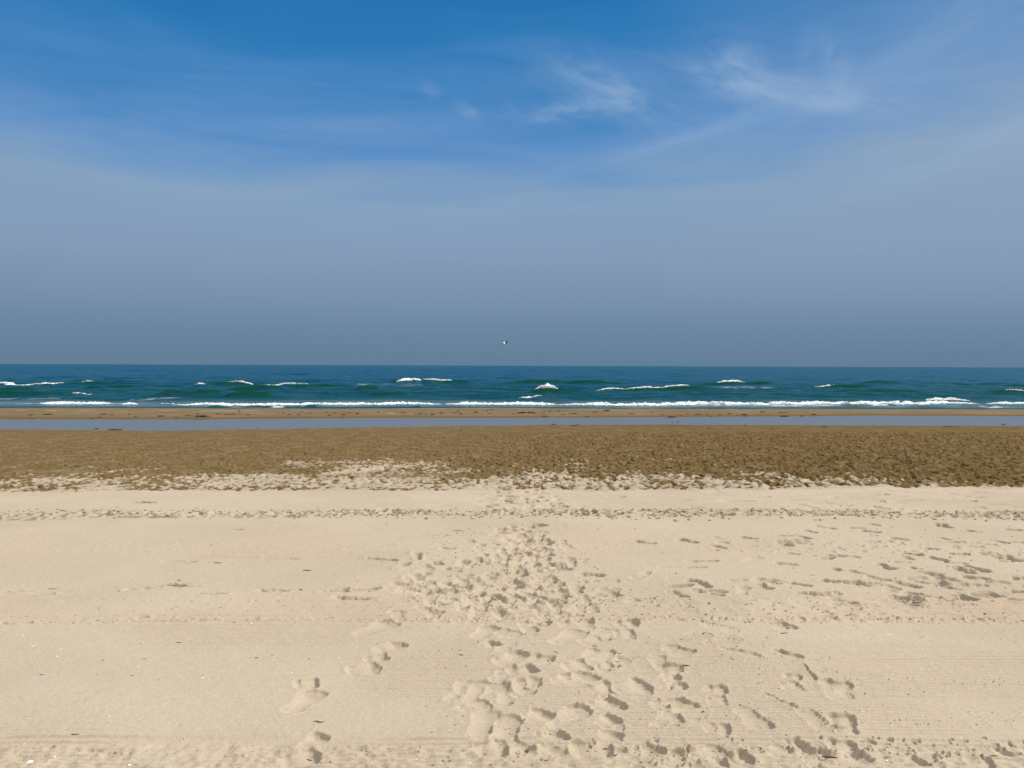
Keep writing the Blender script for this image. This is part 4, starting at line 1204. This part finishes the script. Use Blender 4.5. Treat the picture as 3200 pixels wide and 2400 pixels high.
W = None
for (px, py, rx, ry, tilt, s_, fx, fy) in (
        (2050, 310, 460, 80, -8, .22, 5, 20), (1900, 275, 200, 62, -22, .60, 9, 26), (1790, 345, 140, 30, 8, .60, 10, 36), (1960, 300, 80, 32, -34, .4, 12, 30), (2310, 225, 120, 80, -28, .50, 10, 26), (2420, 275, 320, 40, -16, .52, 7, 30), (2620, 310, 260, 40, -14, .35, 8, 40),
        (2610, 190, 40, 70, 26, .40, 16, 22), (2520, 165, 24, 60, -8, .25, 16, 22), (1455, 340, 40, 22, -30, .40, 14, 22), (1590, 350, 50, 24, -20, .35, 14, 22), (1345, 278, 40, 20, -30, .28, 14, 22),
        (2120, 440, 420, 24, 14, .35, 5, 40), (1000, 395, 480, 28, 5, .16, 5, 36), (300, 430, 420, 60, -6, .14, 5, 26), (1700, 640, 700, 45, 4, .12, 4, 24), (3050, 460, 330, 60, 14, .40, 5, 26), (2950, 120, 380, 80, 24, .30, 5, 20), (700, 620, 700, 60, -4, .14, 4, 22)):
    a0, e0 = at(px, py)
    w_ = wisp(a0, e0, rx / FPX * 57.3 * 1.0, ry / FPX * 57.3, tilt, px * .01, s_, fx, fy)
    W = w_ if W is None else maths(ns, ln, 'ADD', W, w_)
W = maths(ns, ln, 'MINIMUM', W, .85)
skyc = mixc(ns, ln, W, skyc, lin((158, 184, 214)))
# greyer towards the sun side, low down
right = maths(ns, ln, 'MULTIPLY', remap(ns, ln, azi, .15, .75), remap(ns, ln, elv, .02, .14))
skyc = mixc(ns, ln, maths(ns, ln, 'MULTIPLY', right, .35), skyc, lin((158, 174, 196)))
sc_ = N(ns, 'ShaderNodeVectorMath', operation='SCALE'); ln.new(skyc, sc_.inputs[0]); sc_.inputs['Scale'].default_value = K
# Nishita sky with an added white fill overhead and behind, the hazy layer low over the sea in front
front = maths(ns, ln, 'MULTIPLY', remap(ns, ln, dy, -.1, .35), remap(ns, ln, elv, .95, .55))
over = mixc(ns, ln, .58, sky.outputs[0], (10.6, 10.1, 9.3))         # unseen white fill glow, added overhead and behind to lift the shadows
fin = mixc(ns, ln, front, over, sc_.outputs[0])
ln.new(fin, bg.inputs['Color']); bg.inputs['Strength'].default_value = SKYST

sc.view_settings.view_transform = 'Standard'
sc.view_settings.look = 'None'
sc.view_settings.gamma = 1.0
sc.view_settings.exposure = EXPO
